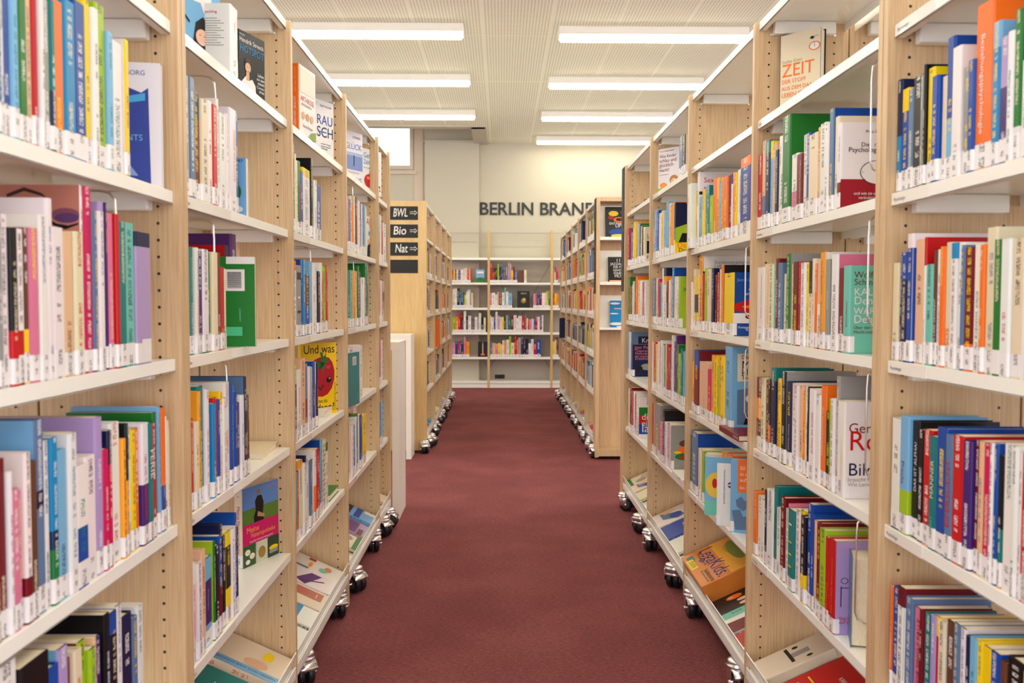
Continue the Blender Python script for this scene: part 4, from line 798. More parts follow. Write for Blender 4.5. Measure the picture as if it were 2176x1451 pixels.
 ent=[('disk', .3, .8, .18, .1, 'y'), ('disk', .7, .84, .16, .07, 'b'), ('disk', .5, .62, .2, .1, 'o'), ('disk', .5, .62, .12, .06, 'k'), ('disk', .2, .68, .1, .07, 'r'), ('disk', .5, .24, .38, .14, 'b'), ('disk', .5, .14, .3, .06, 'y'), ('rect', .1, .38, .9, .53, 'k'), T('ENTANGLED', .14, .47, .72, 'w'), T('LIFE', .36, .39, .3, 'w')],
 jazz=[T('111', .35, .82, .3, 'w'), T('JAZZALBEN', .1, .71, .8, 'w'), T('DIE MAN', .22, .6, .6, 'w'), T('GEHÖRT', .22, .49, .56, 'w'), T('HABEN', .24, .38, .52, 'w'), T('MUSS', .28, .27, .45, 'w'), ('rect', .05, .02, .95, .17, 'q')]+[('rect', .1+.11*k, .02, .13+.11*k, .1, 'k') for k in range(8)],
 cloud=[('disk', .25, .9, .25, .05, 'w'), ('disk', .4, .72, .2, .02, 'w'), ('disk', .2, .55, .22, .03, 'w'), ('disk', .75, .6, .2, .03, 'w'), ('disk', .3, .2, .32, .07, 'w'), ('disk', .75, .26, .24, .05, 'w'), ('disk', .6, .1, .3, .05, 'w'), T('EIN HIMMEL', .2, .7, .6, 'a')],
 berlin=[T('BERLIN', .3, .82, .45, 'i'), ('disk', .5, .42, .2, .2, (150, 120, 60)), ('disk', .55, .5, .12, .12, (220, 180, 90))],
 tower=[('rect', .45, .2, .55, .8, 'q'), ('rect', .48, .8, .52, .95, 'w'), ('rect', .3, .1, .7, .2, 'o')],
 land=[('rect', 0, .5, 1, 1, 's'), ('rect', 0, 0, 1, .35, 'e'), ('disk', .5, .3, .3, .14, (60, 80, 40)), ('rect', .1, .7, .9, .85, 'w')],
 krebs=[('rect', 0, 0, 1, .14, 'u'), T('Medizin', .06, .03, .3, 'w'), T('Krebs', .14, .62, .5, 'w'), T('Die Heilkraft der Misteltherapie', .14, .52, .6, 'w'), ('disk', .6, .3, .1, .06, 'l'), ('disk', .72, .24, .1, .04, 'e'), ('disk', .3, .36, .05, .03, 'i'), ('rect', .8, .2, .98, .27, 'r')],
 treff=[('rect', 0, 0, .2, 1, 's'), ('vtext', 'TREFFEN SICH ZWEI KNOCHEN', .14, .06, .88, 'n'), ('disk', .35, .4, .14, .2, (214, 170, 140)), ('disk', .7, .3, .2, .12, 'i'), ('disk', .7, .3, .16, .09, 'y')],
 hand=[('rect', .1, .6, .2, .95, 't'), ('disk', .45, .6, .2, .06, 'a'), ('disk', .4, .35, .16, .12, 'm'), ('disk', .6, .28, .16, .1, (205, 140, 90)), ('rect', .78, .55, .95, .68, 'r')],
 lines=[('poly', [(0, .5), (.2, .7), (.9, .5), (.9, .3), (.7, .34)], 'v'), ('poly', [(.1, .6), (.6, .2), (.62, .24), (.12, .64)], 'n')],
 redbox=[('rect', .45, .1, .9, .6, (178, 92, 76)), ('rect', .55, .2, .8, .22, 'q')], bluetop=[('rect', 0, .3, 1, 1, 'c')],
 purp=[('rect', .08, .25, .95, .9, 'v'), T('Schlafen', .3, .6, .4, 'w'), ('rect', .0, .1, .5, .22, 'd')], photo2=[('disk', .4, .6, .3, .2, (196, 180, 140)), ('disk', .7, .4, .2, .2, 'g'), ('rect', 0, 0, 1, .15, 'e')],
 stripes=[('rect', 0, .6, 1, .8, 'n'), ('rect', 0, .35, 1, .5, 'b'), ('rect', .7, .0, 1, .3, 'w')],
 lega=[('rect', .01, .02, .99, .98, (232, 170, 60)), T('LESEBOX', .6, .88, .3, 'k'), ('disk', .35, .7, .22, .13, (190, 160, 60)), ('disk', .45, .62, .3, .08, (120, 140, 60)), ('rect', .05, .82, .2, .96, 'w')],
 legaf=[T('LegaKids.', .06, .6, .9, (28, 40, 130)), T('Mit Unterstützung von:', .12, .5, .4, 'k'), ('rect', .1, .12, .25, .36, 't'), ('rect', .2, .06, .5, .3, 'y'), T('Kinder', .26, .2, .18, 'e'), T('Zukunft', .24, .11, .22, 'e'), T('Süddeutsche', .62, .36, .36, 'k'), T('Wer viel liest, sieht mehr', .62, .26, .34, 'k')],
 people=[('disk', .25, .4, .12, .2, 'o'), ('disk', .5, .5, .08, .14, (222, 180, 150)), ('disk', .72, .5, .08, .14, (222, 180, 150)), T('8', .2, .3, .08, 'w')],
 mint2=[('rect', 0, 0, .3, 1, 'm'), ('poly', [(.5, 0), (.55, .5), (.8, .6), (1, .4), (1, 0)], 'd'), ('vtext', 'auch Therapie', .15, .2, .6, 'k')],
 bird=[('poly', [(.1, .2), (.4, .5), (.8, .7), (.9, .5), (.6, .2)], 'x'), ('disk', .6, .5, .2, .16, 'b'), ('poly', [(0, .2), (.3, .3), (.2, .6), (0, .5)], 'q')],
 blab=[T('Bildatlas', .3, .5, .4, 'w'), ('disk', .85, .75, .12, .14, 'y')],
 fig=[('rect', .1, .45, .8, .5, 'k'), ('disk', .2, .6, .06, .08, 'k'), ('rect', .4, .5, .6, .75, 'g'), ('disk', .8, .7, .05, .08, 'k')],
 krea=[T('KREATIVITÄTS-', .4, .72, .5, 'w'), T('TECHNIKEN', .45, .55, .4, 'w'), ('rect', .1, .46, .9, .48, 'y'), ('rect', .12, .3, .2, .34, 'y'), ('rect', .12, .2, .2, .24, 'l'), ('rect', .12, .1, .2, .14, 'f'), T('bei der Ideenfindung', .25, .3, .5, 'w'), T('im Team und allein', .25, .2, .45, 'w'), ('disk', .9, .85, .1, .1, 'a')],
)
SPT.update(
 lav=[('rect', .3, .03, .95, .19, 'w')], leben=[('vtext', 'LEBEN', .62, .62, .16, 'r'), ('vtext', 'BIS ZULETZT', .92, .62, .28, 'r'), ('vtext', 'SVEN GOTTSCHLING', .8, .2, .34, 'o')],
 richtig=[('vtext', 'RICHTIG ESSEN', .8, .3, .5, 'a')], groen=[('vtext', 'GRÖNEMEYER', .8, .55, .36, 'm'), ('vtext', 'SCHULMEDIZIN', .8, .12, .36, 'w')], warn=[('vtext', 'GRÖNEMEYER', .8, .6, .3, 'g'), ('vtext', 'WARENHANDEL', .8, .2, .36, 'o')],
 melt=[('vtext', 'Die MELT Methode', .8, .35, .45, 's')], purple=[('vtext', 'VORSORGE', .6, .4, .25, 'f')], dot=[('rect', .5, .1+.04*k, .9, .12+.04*k, 'r') for k in range(15)], photo=[('disk', .5, .35, .4, .06, 'k'), ('disk', .5, .55, .3, .05, 'w'), ('rect', .1, .8, .9, .9, 'k')],
 knit=[('disk', .4+.2*(k % 2), .15+.07*k, .35, .045, 'k') for k in range(12)]+[('disk', .4+.2*(k % 2), .15+.07*k, .25, .033, 'i') for k in range(12)],
 ferie=[('vtextd', 'FERIE', .3, .78, .25, 'w')], oband=[('vtextd', 'CLUNCH', .3, .4, .12, 'w')],
 orange=[('vtextd', 'Beziehungspsychologie', .32, .82, .6, 'w')], wbz=[('vtext', 'DIE LIEBE GEWINNT', .75, .18, .4, 'w')], sos=[('vtextd', 'SOS', .2, .32, .14, 'o')], precht=[('vtextd', 'Precht', .25, .62, .2, 'd')],
 alpha=[('vtext', 'DAS IST ALPHA!', .75, .4, .42, 'w')], mann=[('vtext', 'MÄNNER', .75, .45, .34, 'i'), ('vtext', 'PARRY', .7, .14, .16, 'm')], blt=[('vtext', 'EIFERSUCHT', .8, .25, .55, 'r')], single=[('vtext', 'DIE SINGLE FALLE', .8, .3, .6, 'd')],
 psyl=[('vtext', 'PSYCHOLOGIE LEBEN', .8, .3, .6, 'w')], ball=[('vtext', 'IM ALLTAG', .8, .22, .35, 'k')], koerper=[('vtext', 'Die wichtigsten Psychologen', .8, .2, .7, 'i')], egr=[],
 warum=[('vtext', 'WARUM ICH FÜHLE WAS DU FÜHLST', .8, .14, .8, 'n')], gef=[('vtext', 'Gefühle sind keine Krankheit', .7, .3, .6, 'z')], frazz=[('vtext', 'FRAZZETTO Der Gefühlscode', .7, .22, .7, 'a')], haupt=[('vtext', 'HAUPTSACHE', .8, .3, .45, 'w')],
 birken=[('vtextd', 'Vera F. Birkenbihl', .25, .92, .35, 'z'), ('vtextd', 'Das innere Archiv', .25, .5, .35, 'z')], digit=[('vtext', 'DIGITALE', .8, .45, .2, 'w')], brain=[('vtext', 'BRAIN', .8, .6, .28, 'y'), ('vtext', 'SAMUEL WANG', .7, .2, .3, 'w')], jung=[('vtext', 'JUNG IM KOPF', .8, .3, .45, 'r')],
 orb=[('vtextd', 'das mentalalphabet', .3, .8, .5, 'i')], lernen=[('vtextd', 'Lernen', .2, .84, .2, 'z')], physio=[('vtextd', 'Physiologie', .3, .68, .3, 'k')], tdisc=[('disk', .5, .6, .3, .05, 'y'), ('disk', .5, .45, .3, .05, 'y'), ('disk', .5, .3, .3, .05, 'y'), ('disk', .5, .82, .3, .06, 'w')],
 timl=[('vtext', 'TIM PARKS', .8, .15, .35, 'o')], psych=[('vtext', 'Philip Zimbardo', .7, .55, .3, 'd')], roth=[('vtext', 'Gerhard Roth Bildung braucht', .7, .1, .5, 'q')], kalt=[('vtext', 'Schmidbauer', .7, .3, .3, 'd')], lilac=[],
 bmag=[('vtext', 'B', .2, .7, .1, 'o')], selbst=[('vtext', 'SELBSTVERTRAUEN', .8, .35, .55, 'r')], care=[('vtext', 'CARE LINE', .6, .06, .3, 'd')], krk=[], sc=[], timor=[('vtext', 'TIM PARKS Bewusstsein', .7, .2, .6, 'o')],
 arths=[('vtext', 'LIEBSCHER | BRACHT', .75, .12, .42, 'w'), ('vtext', 'Essen gegen ARTHROSE', .75, .6, .35, 'q')], naturs=[('vtextd', 'Meine Naturapotheke', .35, .78, .6, (150, 20, 80)), ('disk', .5, .9, .2, .02, 'v')],
)
ARTS['leben'] = ARTS['lebb']; ARTS['kids'] = [T('Kinder', .1, .8, .7, 'r')]
SPT['arth'] = SPT['arths']; SPT['natur'] = SPT['naturs']
for b in recs:
    if b.get('tag') in SPT and SPT[b['tag']]: b['plain'] = True
# --- labels -------------------------------------------------------------------------
BAYN = {'L0': 'nearest left bay', 'L1': 'second left bay', 'L2': 'third left bay', 'L3': 'fourth left bay', 'L4': 'narrow fifth left bay', 'R0': 'nearest right bay', 'R1': 'second right bay', 'R2': 'third right bay', 'R3': 'fourth right bay', 'R4': 'fifth right bay'}
def rown(key):
    return {'B': 'top', 'C': 'second', 'D': 'third', 'E': 'fourth', 'F': 'fifth'}[key[2]] if key[1] != '0' else {'C': 'top visible', 'D': 'second visible', 'E': 'third visible', 'F': 'lowest visible'}[key[2]]
def cname(b):
    cs = [c for _, c in b['bands']]
    if len(set(cs)) > 1 and len(b['bands']) > 1:
        a, c = cs[0], next(x for x in cs if x != cs[0]); return f'{CN[a]} and {CN[c]}'
    return CN[b['main']]
ORD = 'first second third fourth fifth sixth seventh eighth ninth tenth eleventh twelfth thirteenth fourteenth fifteenth sixteenth seventeenth eighteenth nineteenth twentieth 21st 22nd 23rd 24th 25th 26th 27th 28th 29th 30th 31st 32nd 33rd'.split()
BUDGET = 285
cand = sorted([b for b in recs if b['vis']], key=lambda b: -b['px'])
chosen = set(id(b) for b in cand[:BUDGET]); rest = [b for b in recs if id(b) not in chosen]
SPECIAL = dict(eye='tall magenta-spined book with a closed made-up eye on its cover', psych='white and red book with a clock face on its cover', kalt='mint book with white and red title lettering on cover', roth='thick white book with big red and navy letters on cover',
               timor='red-spined book with a lavender cover and red title', sexual='tall white book with red title showing above orange spines', aus='yellow-spined book with blue cover and colourful picture', mik='pale blue book with cream title panel and children photo',
               europa='blue book with pale map of Europe and orange panel', alpha='black book with bold white spine title', mann='teal book with cream spine title', orange='thick bright orange book with white lettering down its spine', tdisc='teal book with yellow discs down its spine',
               brain='navy book with yellow spine title and yellow foot', lav='lavender book with navy top, last in its row', knit='book with a black and cream cable pattern down its spine', care='peach booklet standing in front of yellow and magenta spines', egg='mint booklet with a big yellow oval on its cover', cd='thin white booklet with round blue and red badge')
labels = {}
from collections import Counter
tmp = []
for key, row in order.items():
    hs = sorted(b['h'] for b in row); n = len(row)
    vis = [b for b in row if b['vis']]; vis.sort(key=lambda b: b['uv'][0])
    for j, b in enumerate(vis):
        size = 'thick' if b['th'] > .036 else 'thin' if b['th'] < .013 else 'tall' if b['h'] > .265 else 'short' if b['h'] < .19 else ''
        L = CN[vis[j-1]['main']] if j else 'shelf side'; Rr = CN[vis[j+1]['main']] if j+1 < len(vis) else None
        where = f'{rown(key)} row, {BAYN[key[:2]]}'
        t = b.get('tag')
        if t in SPECIAL: lab = f'{SPECIAL[t]}, {BAYN[key[:2]]}'
        elif Rr is None: lab = f'{size} {cname(b)} book, rightmost upright book, {where}'
        elif j == 0: lab = f'{size} {cname(b)} book, leftmost visible book, {where}'
        else: lab = f'{size} {cname(b)} book between {L} and {Rr} books, {where}'
        tmp.append((b, ' '.join(lab.split()), f'{size} {cname(b)} book, {ORD[j]} from left, {where}'))
cnt = Counter(l for _, l, _ in tmp)
for b, l, alt in tmp:
    b['label'] = l if cnt[l] == 1 and len(l.split()) <= 16 else ' '.join(alt.split())
nb = 0
for b in cand[:BUDGET]:
    build_book(b, b['label'], f"books in the {rown(b['key'])} row of the {BAYN[b['key'][:2]]}"); nb += 1
# --- books shown with their covers to the aisle -------------------------------------
def solve(uL, uR, v, anchor, X, w, far=True):
    """points of the cover's lower corners: anchor corner on its ray at X, the other on its own ray at distance w"""
    ua, uo = (uR, uL) if anchor == 'R' else (uL, uR)
    A = onX(ua, v, X); d = ray(uo, v); d = Vector((d.x, d.y)); a = Vector((A.x, A.y))
    qa, qb, qc = d.dot(d), -2*d.dot(a), a.dot(a)-w*w; D = max(0, qb*qb-4*qa*qc)
    t = (-qb+(1 if far else -1)*math.sqrt(D))/(2*qa); o = d*t
    L, Rr = (o, a) if anchor == 'R' else (a, o)
    e = (Rr-L); return L, math.atan2(e.y, e.x)
def disp(label, uL, uR, v, anchor, X, w, row, vtop=None, h=None, th=.02, bands='w', cover=None, spine='L', tag_=None, far=False, group=None, hard=True, sticker=True, lean=0, ang=None):
    L, a = solve(uL, uR, v, anchor, X, w, far)
    if ang is not None: P = onX(uR, v, X); a = R(ang); L = Vector((P.x-w*math.cos(a), P.y-w*math.sin(a)))
    if ang is not None and anchor == 'L': P = onX(uL, v, X); L = Vector((P.x, P.y))
    z = ZS[row]+FH+.0005
    if h is None: h = onY(uL, vtop, L.y).z-z
    wr = w
    b = mk(wr, h, th, spine, bands, frame_mat(Vector((L.x, L.y, z)), a, lean), cover, hard, sticker, tag_)
    b['plain'] = True if tag_ in SPT else b['plain']
    return build_book(b, label, group or 'books displayed with their covers to the aisle')
disp('pale blue book with a smiling dark-haired woman on cover, top row, second left bay', 372, 467.5, 60, 'R', -.73, .155, 'B', h=.235, bands='m', cover='s', tag_='smile')
disp('black book with man in white shirt and big cyan title, top row, second left bay', 506.5, 562, 120, 'R', -.71, .135, 'B', vtop=60, bands='k', tag_='hotspot')
disp('pale blue and green book turned fore-edge out beside blue spine, second left bay', 452, 523, 400, 'R', -.692, .13, 'C', vtop=334, bands='s', th=.028, tag_='lia', ang=3, hard=False, sticker=False)
disp('bright green book with white barcode label hanging over the shelf edge, second left bay', 455, 542, 650, 'R', -.657, .165, 'D', vtop=545, bands='e', cover='e', th=.014, tag_='green', ang=4, hard=False, sticker=False)
disp('thick orange-red-spined book with glossy cover and white spine lettering, top row, third left bay', 634.7, 670, 200, 'L', -.705, .165, 'B', h=.245, th=.042, bands='o', cover='w', tag_='arth', far=True, sticker=False)
disp('white book with big blue brush letters and orange disc, top row, third left bay', 662, 708.5, 250, 'R', -.72, .15, 'B', vtop=206, bands='w', tag_='rauch')
disp('white book with figure over lilac sea picture, top row, fourth left bay', 731, 770, 330, 'R', -.712, .15, 'B', vtop=275, bands='w', tag_='glueck')
disp('white book with a bitten red apple on cover, jutting out, fourth left bay', 768, 810.5, 380, 'R', -.668, .19, 'B', vtop=313, bands='w', tag_='apple', hard=False)
disp('yellow book with a big red tomato face on cover, third left bay', 640, 715, 810, 'R', -.70, .20, 'E', vtop=731, bands='y', tag_='tomato')
disp('teal spiral-bound notebook with white barcode label hanging over the edge, fourth left bay', 741, 763.8, 810, 'R', -.658, .15, 'E', h=.24, bands='t', th=.012, tag_='spiral', hard=False, sticker=False)
disp('grey-white book with small teal circle on cover, fifth row, fourth left bay', 757, 791.5, 920, 'R', -.73, .17, 'F', vtop=864, bands='w', tag_='circle')
disp('white book with seated figure in navy on cover, second row, fourth left bay', 775, 797, 500, 'R', -.70, .14, 'C', vtop=458, bands='w', tag_='ach', hard=False)
disp('book with brown wood-like picture on cover, narrow fifth left bay', 811, 822, 640, 'R', -.70, .13, 'D', vtop=597, bands='i', tag_='brown')
disp('white book with blue sea painting on cover, beside the upright, nearest left bay', 264, 343, 300, 'R', -.696, .15, 'C', vtop=127, bands='w', tag_='sea', ang=10, far=False)
disp('white book with small red title at back of lowest visible row, nearest left bay', 215, 302, 1300, 'R', -.80, .17, 'F', h=.275, bands='w', tag_='eide', ang=25, far=False)
P1, P2 = onZ(516, 1209, ZS['F']+FH), onZ(591.5, 1175, ZS['F']+FH)
w_ = (P2-P1).length; hh = onY(516, 1040, P1.y).z-P1.z
b = mk(w_, hh, .03, 'L', 'i', frame_mat(Vector((P1.x, P1.y, P1.z)), math.atan2(P2.y-P1.y, P2.x-P1.x)), 'w', True, True, 'natur'); b['plain'] = True
build_book(b, 'large herbal book with man in a meadow above a magenta title band, second left bay', 'books displayed with their covers to the aisle')
disp('cream book with orange title and orange alarm clock, top row, second right bay', 1656.5, 1743, 150, 'L', .88, .14, 'B', vtop=78, bands='k', cover='i', th=.032, tag_='zeit', far=False, sticker=False)
disp('white book with red handwritten title and child photo, top row, fourth right bay', 1398, 1442.5, 360, 'L', .845, .145, 'B', vtop=318, bands='w', tag_='schlau', far=False)
disp('mint booklet with big yellow oval on cover, jutting out, third right bay', 1497, 1517, 1050, 'L', .782, .19, 'F', vtop=970, bands='m', cover='s', th=.008, tag_='egg', ang=-18, hard=False)
disp('thin white booklet with round blue and red badge, jutting out, third right bay', 1523, 1552, 1050, 'L', .79, .19, 'F', vtop=984, bands='w', cover='w', th=.008, tag_='cd', ang=-20, hard=False)
disp('blue book with pale map of Europe and orange panel, fifth row, third right bay', 1552, 1587, 1050, 'L', .815, .19, 'F', vtop=975, bands='s', cover='s', th=.012, tag_='europa', ang=-22, hard=False)
# page-side-out book at the bottom of the second right bay
Lp = onZ(1806.5, 1375, ZS['F']+FH)
b = mk(.14, .215, .062, 'L', 'x', frame_mat(Vector((Lp.x+.043, Lp.y+.133, ZS['F']+FH+.0005)), R(-108)), 'x', True, False); build_book(b, 'thick book turned with its cream page edges outward, fifth row, second right bay', 'books displayed with their covers to the aisle')
# books in the niches of the far right bookcase
for (v1, vt, u0, u1, bands, tg, lab) in ((503, 438, 1287, 1345, 'k', 'ent', 'black book with bright fungus picture in top niche of far right bookcase'), (598.5, 545, 1293, 1340, 'k', 'jazz', 'black book with white capitals in middle niche of far right bookcase'), (695.5, 638, 1297, 1340, 'c', 'cloud', 'sky blue book with white clouds in bottom niche of far right bookcase')):
    Yb = YRF+.07; a = onY(u0, v1, Yb); c = onY(u1, vt, Yb); z0 = onY(1300, {503: 510.5, 598.5: 606, 695.5: 701.7}[v1], YRF).z+.0035
    b = mk(c.x-a.x, c.z-z0, .02, 'L', bands, Matrix.Translation((a.x, Yb, z0)) @ Matrix.Rotation(R(-8), 4, 'X'), None, True, False, tg)
    build_book(b, lab, 'books in the end niches')
# --- lying books on the slanted trays -------------------------------------------------
SL = math.atan2(.127, .273)
def tray(sd, bay, y0, w, h, th, col, tg, label, up=0, d=.018, rot=0):
    s, XF, YY = SIDE[sd]; c, sn = math.cos(SL), math.sin(SL)
    y0 = YY[bay]+TH+y0
    v = Vector((s*c, 0, sn)); u = Vector((0, -s, 0)); t = v.cross(u)*1.0
    n = -t if t.z < 0 else t; t = -n
    if s < 0: org = Vector((s*(XF+d), y0, .1555+d*math.tan(SL)))+n*(th+.001+up)
    else: org = Vector((s*(XF+d), y0+w, .1555+d*math.tan(SL)))+n*(th+.001+up)
    m_ = Matrix(((u.x, t.x, v.x, org.x), (u.y, t.y, v.y, org.y), (u.z, t.z, v.z, org.z), (0, 0, 0, 1)))
    if rot: m_ = m_ @ Matrix.Translation((w/2, 0, 0)) @ Matrix.Rotation(rot, 4, 'Y') @ Matrix.Translation((-w/2, 0, 0))
    b = mk(w, h, th, 'L' if s < 0 else 'R', col, m_, None, False, False, tg); return build_book(b, label, 'books lying on the slanted bottom trays')
TB = 'tray of the '
tray('L', 1, .53, .21, .24, .016, 't', 'krebs', 'dark teal book with white title and leaves on slanted tray, second left bay')
tray('L', 1, .765, .2, .24, .03, 'i', 'treff', 'cream book with bearded man on slanted tray, second left bay')
tray('L', 1, .33, .18, .23, .02, 'w', None, 'plain white book on slanted tray, second left bay')
tray('L', 2, .80, .155, .24, .012, 'w', 'hand', 'white book with hands photo on slanted tray, third left bay')
tray('L', 2, .63, .155, .235, .018, 'w', 'lines', 'white book with purple diagonal band on slanted tray, third left bay')
tray('L', 2, .44, .17, .23, .02, 'i', 'redbox', 'cream book with rust red square on slanted tray, third left bay')
tray('L', 2, .27, .155, .235, .02, 'w', 'bluetop', 'white and bright blue book on slanted tray, third left bay')
tray('L', 2, .08, .17, .24, .014, 'w', None, 'plain white book, nearest on slanted tray, third left bay')
tray('L', 3, .77, .17, .23, .02, 's', 'stripes', 'pale blue book with dark bands on slanted tray, fourth left bay')
tray('L', 3, .52, .2, .23, .014, 'f', 'purp', 'book with purple cover panel on slanted tray, fourth left bay')
tray('L', 3, .28, .2, .22, .014, 'i', 'photo2', 'book with faded faces photo on slanted tray, fourth left bay')
tray('L', 4, .28, .15, .2, .02, 'i', None, 'cream book on slanted tray, narrow fifth left bay')
tray('R', 1, .79, .13, .24, .034, 'i', 'fig', 'thick cream book with small black figures on slanted tray, second right bay')
tray('R', 1, .49, .27, .262, .016, 'r', 'krea', 'bright red book with white lettering and yellow rule on slanted tray, second right bay')
tray('R', 1, .28, .17, .23, .02, 'w', None, 'plain white book on slanted tray, second right bay')
tray('R', 2, .385, .165, .24, .014, 'k', 'people', 'dark book with group photo on slanted tray, third right bay')
tray('R', 2, .21, .17, .23, .022, 'w', 'mint2', 'white book with mint edge and red shape on slanted tray, third right bay')
tray('R', 2, .03, .16, .23, .02, 'r', 'stripes', 'red and pale blue book on slanted tray, third right bay')
tray('R', 3, .72, .22, .25, .014, 'w', 'bird', 'white book with blue bird painting on slanted tray, fourth right bay')
tray('R', 3, .47, .22, .24, .016, 'b', 'blab', 'blue book with white title on slanted tray, fourth right bay')
tray('R', 3, .24, .2, .23, .016, 'w', None, 'plain white book on slanted tray, fourth right bay')
tray('R', 4, .76, .19, .23, .012, 'i', 'photo2', 'cream leaflet with drawings, farthest on slanted tray, fifth right bay')
tray('R', 4, .56, .17, .22, .02, 'i', 'bird', 'cream book with blue sketch on slanted tray, fifth right bay')
tray('R', 4, .36, .17, .22, .02, 'i', None, 'plain cream book on slanted tray, fifth right bay')
# the big orange reading box on the tray of the third right bay
bw, bh, bd = .40, .26, .20
o = empty('reading_box', (0, 0, 0), 'orange cardboard box with blue lettering and dinosaur top on slanted tray, third right bay', 'box')
c_, s_ = math.cos(SL), math.sin(SL)
E1 = Vector((0, -1, 0)); V1 = Vector((c_, 0, s_)); N1 = Vector((-s_, 0, c_))
OB = Vector((XR+.016, YR[3]-.02, .166))
bm = bmesh.new()
bx0 = [(a, b_, c) for a in (0, 1) for b_ in (0, 1) for c in (0, 1)]
bv = [bm.verts.new(E1*(a*bw)+V1*(b_*bh)+N1*(c*.085)) for a, b_, c in bx0]
for f in BOXF: bm.faces.new([bv[i] for i in f])
bmesh.ops.bevel(bm, geom=list(bm.edges), offset=.002, segments=1, affect='EDGES')
M['card'] = new_mat('orange_cardboard', (206, 120, 40), .4, coat=.2)
bm_obj('carton', bm, M['card'], o); o.location = OB
def boxart(k, u0, v0, wv, hv, z):
    return decal_mesh(ARTS[k], wv, hv, lambda x, zz, l: E1*(x+u0)+V1*(zz+v0)+N1*(z-l-.0005))
link('box_print', boxart('legaf', 0, 0, bw, bh*.5, .0852), o); link('box_print', boxart('lega', 0, bh*.5, bw, bh*.5, .0852), o)
# a few books lying flat
def flat(label, X, Y, z, w, d, th, col, rot=0, tg=None, group='books lying flat on shelves'):
    m_ = Matrix.Translation((X, Y, z+th)) @ Matrix.Rotation(rot, 4, 'Z') @ Matrix.Rotation(R(-90), 4, 'X')
    b = mk(w, d, th, 'L', col, m_, None, True, False, tg); build_book(b, label, group)
flat('cream book lying flat with its pages showing, fourth row, second left bay', -XL-.20, YL[1]+.76, ZS['E']+FH, .16, .22, .022, 'i', .05)
flat('small white book lying flat before the tomato book, third left bay', -XL-.18, YL[2]+.73, ZS['E']+FH, .14, .2, .03, 'w', .0)
flat('green-edged book lying flat by the upright, fifth row, third left bay', -XL-.17, YL[3]-.26, ZS['F']+FH, .14, .2, .028, 'e', .0)
flat('dark red book lying flat on edge, fourth row, third right bay', XR-.005, YR[2]+.12, ZS['E']+FH, .2, .26, .022, 'd', .0)
flat('thin black book lying flat, lower of two, top row, fifth right bay', XR+.05, YR[5]-.42, ZS['B']+FH, .15, .21, .025, 'k', .1)
flat('dark book lying flat on the black one, top row, fifth right bay', XR+.06, YR[5]-.41, ZS['B']+FH+.0255, .14, .2, .02, 'z', -.1)
flat('pale book lying flat, fifth row, fourth right bay', XR+.01, YR[3]+.1, ZS['F']+FH, .2, .25, .02, 'w', .0)
# --- wire bookends hanging from the shelves above
def bookend(sd, row, u, label, dl=.2):
    s, XF, YY = SIDE[sd]; X = s*(XF+.03); z = ZS[row]
    y = onX(u, 640, X).y
    bm = bmesh.new()
    pts = [(s*.10, 0, -.001), (s*.03, 0, -.002), (s*.012, 0, -.006), (s*.002, 0, -.018), (0, 0, -.05), (0, 0, -dl+.03), (s*.006, 0, -dl+.012), (s*.02, 0, -dl+.002), (s*.04, 0, -dl), (s*.12, 0, -dl), (s*.15, 0, -dl+.02), (s*.155, 0, -dl+.05), (s*.155, 0, -.02), (s*.15, 0, -.004), (s*.10, 0, -.001)]
    tube(bm, pts, .0022, 8); o = bm_obj('wire_bookend', bm, M['chrome'], None, Vector((X, y, z)), True)
    tag(o, label, 'bookend', 'wire bookends')
for sd, row, u, n in (('L', 'C', 250, 'second visible row, nearest left bay'), ('L', 'B', 463, 'second row, second left bay'), ('L', 'C', 457, 'third row, second left bay'), ('L', 'C', 661, 'third row, third left bay'), ('L', 'B', 751, 'second row, fourth left bay'), ('L', 'C', 752, 'third row, fourth left bay'), ('L', 'D', 480, 'fourth row, second left bay')):
    bookend(sd, row, u, 'bent chrome wire bookend hanging at the end of books, '+n, .24)
for sd, row, u, n in (('R', 'B', 1843, 'second row, second right bay'), ('R', 'C', 1843, 'third row, second right bay'), ('R', 'D', 1846, 'fourth row, second right bay'), ('R', 'E', 1830, 'fifth row, second right bay'), ('R', 'C', 1583, 'third row, third right bay'), ('R', 'D', 1585, 'fourth row, third right bay')):
    bookend(sd, row, u, 'bent chrome wire bookend hanging at the end of books, '+n, .26)
# --- far books: what lies past the nearest ones stays one uncounted lot
random.seed(5)
PALS = ['wwiigkkbdrzxe', 'wwwiisgnkkz', 'kkgwizdnbx', 'wiegltykod', 'wiorryakd']
def fillrow(s, XF, ya, yb, zf, frac, pal):
    y = ya if s > 0 else ya; end = ya+(yb-ya)*frac; out = []
    hb = random.choice([.19, .21, .22])
    while y < end:
        th = random.choice([.01, .014, .018, .022, .028, .035]); 
        if y+th > yb: break
        h = hb+random.uniform(-.03, .05); w = h*.68; c = random.choice(pal)
        if random.random() < .2: c = c+'3'+random.choice(pal)
        dx = random.uniform(0, .008); x0 = -(XF+.016+dx)-w if s < 0 else XF+.016+dx
        Y = y if s < 0 else yb-(y-ya)-th
        out.append(mk(w, h, th-.0005, 'R' if s < 0 else 'L', c, frame_mat(Vector((x0, Y, zf)), 0), None, None, True, None)); y += th
    return out
for i in range(4):
    for r in 'BCDEF':
        if r == 'B' and i == 0: fr = .25
        else: fr = random.uniform(.45, .95)
        rest += fillrow(-1, XL, ysl[i]+TH+.002, ysl[i+1], ZS[r]+FH+.0005, fr*(.5 if r == 'B' else 1), random.choice(PALS))
